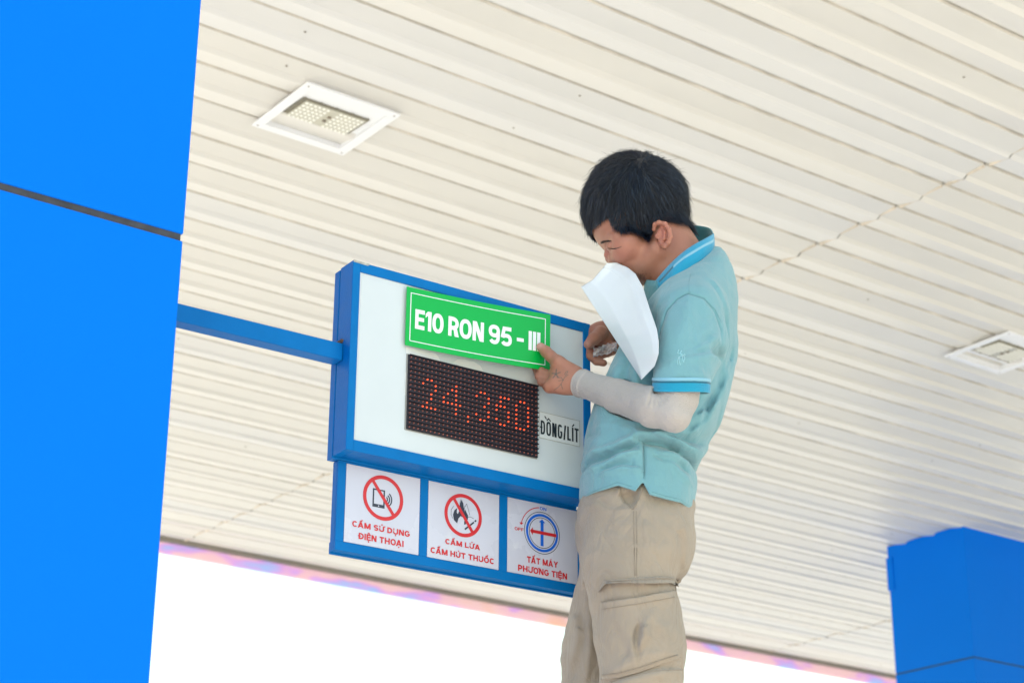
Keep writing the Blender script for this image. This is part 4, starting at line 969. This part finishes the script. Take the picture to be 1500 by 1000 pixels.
# collar
near_top = [(1045, 342, 3.83), (1041, 345, 3.785), (1031, 351, 3.757), (1019.6, 357, 3.744), (1003, 368, 3.738), (986, 383, 3.742), (972, 398, 3.755), (962, 410, 3.770), (954, 420, 3.785)]
near_low = [(1046, 362, 3.83), (1045, 372, 3.772), (1030, 379.5, 3.735), (1012, 392, 3.720), (998, 400, 3.712), (987, 409, 3.715), (979, 418, 3.730), (971, 424, 3.748), (963, 429, 3.765)]
def curve(pts, t):
    n = len(pts)-1; f = min(max(t, 0), 1)*n; i = min(int(f), n-1); f -= i
    P_ = [np.array(M3(*pts[min(max(j, 0), n)])) for j in (i-1, i, i+1, i+2)]
    return .5*((2*P_[1])+(-P_[0]+P_[2])*f+(2*P_[0]-5*P_[1]+4*P_[2]-P_[3])*f*f+(-P_[0]+3*P_[1]-3*P_[2]+P_[3])*f**3)
cb = MB(); nu, nv = 40, 14
for j in range(nv+1):
    for i in range(nu+1):
        u, v_ = i/nu, j/nv; p = curve(near_top, u)*(1-v_)+curve(near_low, u)*v_
        p = p+np.array((0, -.006, .002))*math.sin(math.pi*v_); cb.v.append(tuple(p-ORG))
for j in range(nv):
    for i in range(nu):
        a = j*(nu+1)+i; cb.f.append((a, a+1, a+nu+2, a+nu+1)); u = i/nu
        cb.m.append((1 if u < .62 else 2) if 5 <= j <= 6 and .05 < u < .86 else 0)
COL = cb.build('collar', [m_collar, m_stripe, m_dstripe], SHIRT, smooth=True)
so = COL.modifiers.new('thickness', 'SOLIDIFY'); so.thickness = .0026; so.offset = 0
far_top = [(1045, 342, 3.83), (1041, 335, 3.862), (1030, 331.5, 3.885), (1014, 331, 3.90), (995, 343, 3.90), (975, 365, 3.895), (955, 395, 3.885), (946, 412, 3.87)]
far_low = [(1046, 364, 3.83), (1044, 362, 3.89), (1030, 362, 3.925), (1014, 365, 3.935), (995, 380, 3.935), (975, 400, 3.925), (955, 420, 3.91), (944, 430, 3.89)]
cb = MB()
for j in range(7):
    for i in range(31): cb.v.append(tuple(curve(far_top, i/30)*(1-j/6)+curve(far_low, i/30)*(j/6)-ORG))
for j in range(6):
    for i in range(30): a = j*31+i; cb.f.append((a, a+1, a+32, a+31)); cb.m.append(0)
o = cb.build('collar', [m_colin], SHIRT, smooth=True); so = o.modifiers.new('thickness', 'SOLIDIFY'); so.thickness = .0024
cs = MB()           # neckband lining and the open placket corner
for j in range(5):
    for i in range(17):
        t = i/16; a_ = np.array(M3(946, 408, 3.86))*(1-t)+np.array(M3(962, 411, 3.760))*t; b_ = np.array(M3(940, 452, 3.865))*(1-t)+np.array(M3(968, 445, 3.735))*t
        cs.v.append(tuple(a_*(1-j/4)+b_*(j/4)+np.array((-.012, 0, 0))*math.sin(math.pi*t)-ORG))
for j in range(4):
    for i in range(16): a = j*17+i; cs.f.append((a, a+1, a+18, a+17)); cs.m.append(0)
o = cs.build('placket', [m_colin], SHIRT, smooth=True); so = o.modifiers.new('thickness', 'SOLIDIFY'); so.thickness = .002
# long grey arm sleeve
AF = (WRN-ELN)/np.linalg.norm(WRN-ELN); WC = np.array(M3(851, 561, 3.768))
fan = [(-.0036, .0034, [(959, 563), (962+math.cos(t)*26, 566+math.sin(t)*26)]) for t in np.radians([8, 24, 38, 52, 66, 82, 100, 118])]
fan += [(.0015, .006, [(985, 632), (1005, 612), (1020, 590)]), (-.0015, .005, [(920, 605), (945, 600), (965, 590)]), (.0012, .006, [(880, 560), (905, 570), (935, 575)])]
def sleeve_sdf(P):
    d = arm_n(P, .0006)-strokes(P, fan, 3.56)+wob(P, 55, .0007, 5)
    s = (P-WC.astype(F32))@AF.astype(F32); d = np.where(s > -.022, smin(d, d-.0022, .001), d)
    return np.maximum(d, s)
up = mesh_sdf(sleeve_sdf, (-.02+M3(845, 561, 3.77)[0], 3.49, mz(700)), (.50, 3.82, mz(480)), .0018)
ARM = np_obj('arm_sleeve', up[0], up[1], m_sleeve, PE, ORG)
tb = MB(); 
_aa = Vector(AF).cross(Vector((0, 0, 1))).normalized(); _bb = Vector(AF).cross(_aa)
c_ = Vector(WC)-Vector(AF)*.001
for k in range(40): pass
ringp = [c_-OV-Vector(AF)*.0015+(_aa*math.cos(2*math.pi*k/40)+_bb*math.sin(2*math.pi*k/40))*.0288 for k in range(41)]
tb.tube(ringp, .0022, 6, cap=False); tb.tube([p-Vector(AF)*.016 for p in ringp], .0010, 6, cap=False); tb.build('wrist_hem', m_sleeve, ARM, smooth=True)
# trousers
YN, YFa = YM-.085, YM+.09
def lrow(py, L, R, ry, cy): return row(py, L, R, ry, cy, cy)
PEL = [row(690, 872, 998, .130), row(722, 852, 1012, .152), row(748, 841.5, 1017, .164), row(775, 841.5, 1015, .168), row(800, 846, 1013, .170), row(825, 851, 1006, .168), row(850, 856, 996, .16)]
nx_ = M(940, 1000, YN)[0]; fx_ = M(878, 1000, YFa)[0]
LEGN = [lrow(735, 885, 965, .055, YN), lrow(780, 858, 995, .085, YN), lrow(820, 851, 1000, .100, YN), lrow(845, 856, 992, .102, YN), lrow(868, 861, 993, .102, YN), lrow(895, 864, 999, .102, YN), lrow(934, 870, 1005, .100, YN), lrow(965, 874, 1004, .098, YN), lrow(1000, 877, 1003, .095, YN),
        (PZ+.40, nx_-.005, YN, .080, .086), (PZ+.20, nx_+.01, YN, .075, .08), (PZ+.04, nx_+.02, YN, .072, .078)]
LEGF = [lrow(735, 885, 965, .055, YFa), lrow(790, 862, 985, .09, YFa), lrow(841, 849, 972, .095, YFa), lrow(886, 836, 962, .098, YFa), lrow(910, 834, 955, .098, YFa), lrow(949, 825, 945, .096, YFa), lrow(1000, 819, 935, .092, YFa),
        (PZ+.40, fx_-.01, YFa, .080, .084), (PZ+.20, fx_+.0, YFa, .075, .08), (PZ+.04, fx_+.01, YFa, .072, .078)]
TF = [(-.007, .010, z4((700, 250), (728, 280), (722, 350), (716, 440))), (.007, .010, z4((745, 200), (760, 300), (750, 400))), (-.012, .008, z4((770, 395), (735, 430), (700, 462))), (.004, .010, z4((690, 240), (700, 320), (690, 430))),
      (.003, .010, z4((300, 100), (350, 150), (420, 160), (490, 150))), (-.003, .008, z4((330, 80), (380, 130), (450, 140))), (-.010, .009, z4((435, 60), (455, 110), (488, 148))), (-.012, .011, z4((480, 60), (482, 90), (490, 125))), (.005, .006, z4((420, 40), (430, 80), (455, 125), (485, 152))), (.004, .006, z4((545, 30), (525, 85), (500, 140))),
      (.003, .014, z4((300, 250), (330, 400), (300, 520))), (-.003, .014, z4((560, 220), (640, 320), (650, 450))), (.003, .012, z4((400, 200), (420, 330), (390, 450))),
      (-.012, .006, z4((520, 715), (505, 790), (515, 885))), (.012, .008, z4((545, 720), (550, 770), (515, 840))), (.006, .009, z4((480, 780), (495, 830), (500, 890))), (.004, .010, z4((600, 640), (560, 700), (530, 790))), (-.003, .009, z4((400, 700), (440, 800), (470, 880))), (.004, .010, z4((350, 950), (470, 900), (560, 860), (700, 850))),
      (-.005, .008, z4((340, 990), (480, 955), (600, 925), (730, 895))), (.006, .012, z4((380, 1010), (500, 985), (700, 930))), (.004, .010, z4((620, 700), (660, 780), (650, 860)))]
TFF = [(.006, .010, z4((200, 640), (220, 760), (180, 900))), (-.005, .010, z4((240, 640), (260, 760), (230, 900), (180, 980))), (.005, .010, z4((270, 700), (290, 850), (260, 980))), (-.004, .010, z4((175, 760), (165, 880), (150, 960)))]
def trouser_sdf(P):
    pel = loft(P, PEL, 2.15); a = loft(P, LEGN, 2.1)-strokes(P, TF[13:], 3.64); b = loft(P, LEGF, 2.1)-strokes(P, TFF, 3.82)
    bt = ell(P, M3(972, 795, YM-.06), (.058, .085, .080))
    pel = smin(pel, bt, .03)-strokes(P, TF[:13], 3.66)*(P[:, 1] < YM)
    d = smin(smin(pel, a, .02), b, .02)
    d = smax(d, -ell(P, M3(880, 930, YM-.005), (.02, .010, .18)), .02)
    return d+wob(P, 22, .0030, 11)+wob(P, 60, .0009, 12)
x_l = M(815, 1000, YFa)[0]-.05
tv = mesh_sdf(trouser_sdf, (x_l-.03, 3.57, PZ+.03), (.46, 4.07, mz(700)), .0028)
TR = np_obj('trousers', tv[0], tv[1], m_trou, PE, ORG)
msk = tv[0][:, 2] > mz(1080)
B_T = bvh_of(tv)
for off in (-3.5, 3.5): seam(B_T, 'side_seam', [(930+off*.6, 748), (931+off*.6, 785), (931+off*.4, 843)], m_thread_shade, TR, .0007)
seam(B_T, 'pocket_edge', z4((425, 40), (432, 80), (455, 125), (488, 152)), m_thread_shade, TR, .0010, .0005); seam(B_T, 'pocket_edge', z4((548, 32), (525, 90), (505, 135), (492, 152)), m_thread_shade, TR, .0010, .0005)
NRM = Vector((0, 1, .25)).normalized()*-1
def tpatch(name, top, low, lift, thick, nu=26, nv=14):
    def at(pts, u):
        n = len(pts)-1; f = u*n; i = min(int(f), n-1); f -= i; return (pts[i][0]*(1-f)+pts[i+1][0]*f, pts[i][1]*(1-f)+pts[i+1][1]*f)
    def fn(u, v_):
        a, b = at(low, u), at(top, u); p = (a[0]*(1-v_)+b[0]*v_, a[1]*(1-v_)+b[1]*v_)
        return hit(B_T, p[0], p[1], lift(u, v_))
    o = grid_obj(name, fn, nu, nv, m_trou, TR, thick, NRM, OV); o.data.polygons.foreach_set('use_smooth', [True]*len(o.data.polygons))
    return o
edge = lambda u: min(1, min(u, 1-u)*14)
PK = tpatch('cargo_pocket', z4((332, 606), (430, 592), (520, 580), (610, 562), (700, 546)), z4((326, 985), (420, 975), (520, 948), (640, 905), (724, 880)), lambda u, v_: .0026+.0030*edge(u)*(.4+.6*v_)+.003*math.exp(-((v_-1)/.12)**2)*edge(u), .0024, 56, 42)
seam(B_T, 'pocket_stitch', z4((336, 640), (430, 626), (520, 612), (610, 596), (696, 580)), m_thread_shade, PK, .0008, .0075, 5)
seam(B_T, 'pocket_stitch', z4((338, 960), (420, 952), (520, 926), (640, 884), (712, 862)), m_thread_shade, PK, .0008, .0062, 5)
FL = tpatch('pocket_flap', z4((345, 500), (430, 494), (520, 484), (610, 480), (700, 482)), z4((322, 556), (352, 516), (430, 510), (560, 514), (680, 512), (716, 532)), lambda u, v_: .003+.011*(1-v_)*edge(u)+.002*math.sin(u*9), .003, 30, 8)
seam(B_T, 'flap_stitch', z4((360, 505), (430, 500), (520, 492), (610, 488), (694, 490)), m_thread_shade, FL, .0008, .0105, 5)
seam(B_T, 'leg_seam', z4((380, 995), (480, 968), (600, 940), (735, 935)), m_thread_shade, TR, .0009); seam(B_T, 'pocket_gusset', z4((698, 500), (700, 560), (704, 800), (722, 878)), m_thread_shade, TR, .0012, .001)
# shoes
m_shoe = mat('shoe_leather', (.05, .05, .055), .5, .4, bump=.2); m_sole = mat('shoe_sole', (.5, .5, .48), .7)
for (x, y) in ((nx_+.015, YN), (fx_+.005, YFa)):
    def f_(P, x=x, y=y):
        d = ell(P, (x-.085, y, PZ+.045), (.10, .042, .035)); d = smin(d, ell(P, (x+.02, y, PZ+.06), (.055, .036, .055)), .03)
        return np.maximum(d, PZ+.022-P[:, 2])
    a = mesh_sdf(f_, (x-.22, y-.06, PZ), (x+.1, y+.06, PZ+.14), .004); sh = np_obj('shoe', a[0], a[1], m_shoe, PE, ORG)
    s = MB(); s.prism([(x-.185-ORG[0], .002), (x+.072-ORG[0], .002), (x+.076-ORG[0], .026), (x-.19-ORG[0], .026)], y-.042-ORG[1], y+.042-ORG[1]); s.build('sole', m_sole, sh, bevel=.006)
# face details
B_H = bvh_of(hb)
m_brow = mat('brow_hair', (.02, .016, .014), .7)
br = MB()
for k in range(80):
    t = random.random()**1.4; a = (879.5+14*t, 356-2.5*math.sin(t*2.0)+random.uniform(-2.1, 1.6)*(1-.6*t)); b = (a[0]+3.2, a[1]-.6+random.uniform(-.7, .7))
    br.tube([hit(B_H, *a, .0006, 3.8)-OV, hit(B_H, *b, .0010, 3.8)-OV], [.00036, .00012], 3, cap=False)
tag(br.build('eyebrow', m_brow, BODY), kind='stuff')
la = MB(); la.tube([hit(B_H, x, y, .0004, 3.79)-OV for x, y in ((889, 361.5), (893, 363.8), (898, 364.6), (903, 364), (908, 362.2), (911, 360.8))], [.0003, .0007, .0009, .0008, .0006, .0002], 5)
for k in range(12):
    x = 890+k*1.1; y = 363.2+.9*math.sin(k/11*3); p = hit(B_H, x, y, .0006, 3.79)-OV; la.tube([p, p+Vector((-.0035, -.0015, -.0030))], [.0003, .0001], 3, cap=False)
la.build('eyelashes', m_brow, BODY)
bd = MB()
for k in range(120):
    if k < 70: x, y = 938+random.gauss(0, 6), 403+random.gauss(0, 3.0)
    else: x, y = 905+random.uniform(-4, 6), 387.5+random.uniform(-1.5, 1.5)
    h_ = B_H.ray_cast(CAMP, ray(x, y).normalized())
    if h_[0] is None: continue
    p = h_[0]-OV; bd.tube([p, p+h_[1]*.0022+Vector((-.0008, 0, -.0022))], [.00028, .0001], 3, cap=False)
tag(bd.build('stubble', m_brow, BODY), kind='stuff')

# ------------------------------------------------------------------ paper held in the mouth
Lp = [(851, 420, 3.80), (939.4, 556, 3.60)]
TOPp = [(851, 420, 3.80), (868, 410, 3.795), (882, 394, 3.79), (889, 385.5, 3.785)]
RT = [(0, 889, 385.5, 3.785), (.08, 903, 384.5, 3.790), (.17, 920, 392, 3.768), (.25, 931, 401, 3.735), (.33, 942, 421, 3.69), (.45, 951.5, 451, 3.60), (.58, 962, 481, 3.535), (.68, 965, 500, 3.520), (.77, 964.8, 518, 3.52), (.88, 959, 536, 3.55), (1, 939.4, 556, 3.60)]
def paper(u, v_):
    t = 1-v_                       # t=0 top
    Rr = [np.interp(t, [r[0] for r in RT], [r[j] for r in RT]) for j in (1, 2, 3)]
    La = [Lp[0][j]*(1-t)+Lp[1][j]*t for j in range(3)]
    i = min(int(u*3), 2); f = u*3-i; To = [TOPp[i][j]*(1-f)+TOPp[i+1][j]*f for j in range(3)]
    lin = [TOPp[0][j]*(1-u)+TOPp[3][j]*u for j in range(3)]
    p = [La[j]*(1-u)+Rr[j]*u+(To[j]-lin[j])*(1-t)**3 for j in range(3)]
    y = p[2]-.002*math.sin(math.pi*u)+.10*max(0, .26-u)*(.55+t*.45)-.004*math.exp(-((u-.78)/.07)**2)*math.sin(math.pi*min(t*1.6, 1))
    y += .0035*math.exp(-((u-.74)/.02)**2)*math.exp(-(t/.28)**2)+.07*max(0, u-.82)*math.sin(math.pi*min(1, t*1.15))
    return Vector(M3(p[0], p[1], y))
LPp = paper(1, 1)
PA = grid_obj('backing_sheet', paper, 44, 60, m_paper, None, .0003, (0, -1, 0), LPp); PA.location = LPp
PA.data.polygons.foreach_set('use_smooth', [True]*len(PA.data.polygons))
tag(PA, 'curled blank white paper sheet held in the mouth and hanging in front of the shirt', 'paper sheet')
# crumpled clear film in the other hand
rs = np.random.RandomState(4); fo = Vector(M3(886, 512, 3.895)); mb = MB(); n_ = 12
for j in range(n_+1):
    for i in range(n_+1):
        u, v_ = i/n_, j/n_; px = 869+35*u; py = 516-9*u+(v_-.5)*15*(1-.35*abs(u-.5))
        p = Vector(M3(px, py, 3.898+.010*math.sin(9*u+5*v_)+rs.uniform(-.006, .006)))+Vector((rs.uniform(-.002, .002), 0, rs.uniform(-.003, .003))); mb.v.append(tuple(p-fo))
for j in range(n_):
    for i in range(n_): a = j*(n_+1)+i; mb.f.append((a, a+1, a+n_+2, a+n_+1)); mb.m.append(0)
m_film = mat('clear_film', (.97, .97, 1.0), .35, .9); m_film.node_tree.nodes['Principled BSDF'].inputs['Alpha'].default_value = .42
FI = mb.build('plastic_film', m_film); FI.location = fo
tag(FI, 'crumpled ball of clear plastic film pinched in the fingers behind the paper', 'plastic film')

# ------------------------------------------------------------------ platform ladder under the feet (below the frame)
m_alu = mat('ladder_aluminium', (.6, .6, .6), .4, metal=.8, var=.05)
lx, ly = (nx_+fx_)/2, YM; LD = empty('platform_ladder', (lx, ly, 0)); tag(LD, 'aluminium platform ladder standing under the feet of the person', 'ladder')
o = MB(); o.box(-.26, .26, -.20, .20, PZ-.045, PZ-.001); o.build('platform', m_alu, LD, bevel=.004)
for sy in (-1, 1):
    for sx in (-1, 1):
        o = MB(); o.tube([(sx*.24, sy*.18, PZ-.04), (sx*.55, sy*.26, .0)], .022, 8); o.build('leg', m_alu, LD, smooth=True)
for k in range(1, 7):
    f = k/7; x = .24+.31*(1-f); y = .18+.08*(1-f)
    o = MB(); o.box(x-.045, x+.045, -y, y, (PZ-.04)*f-.012, (PZ-.04)*f+.012); o.build('step', m_alu, LD)
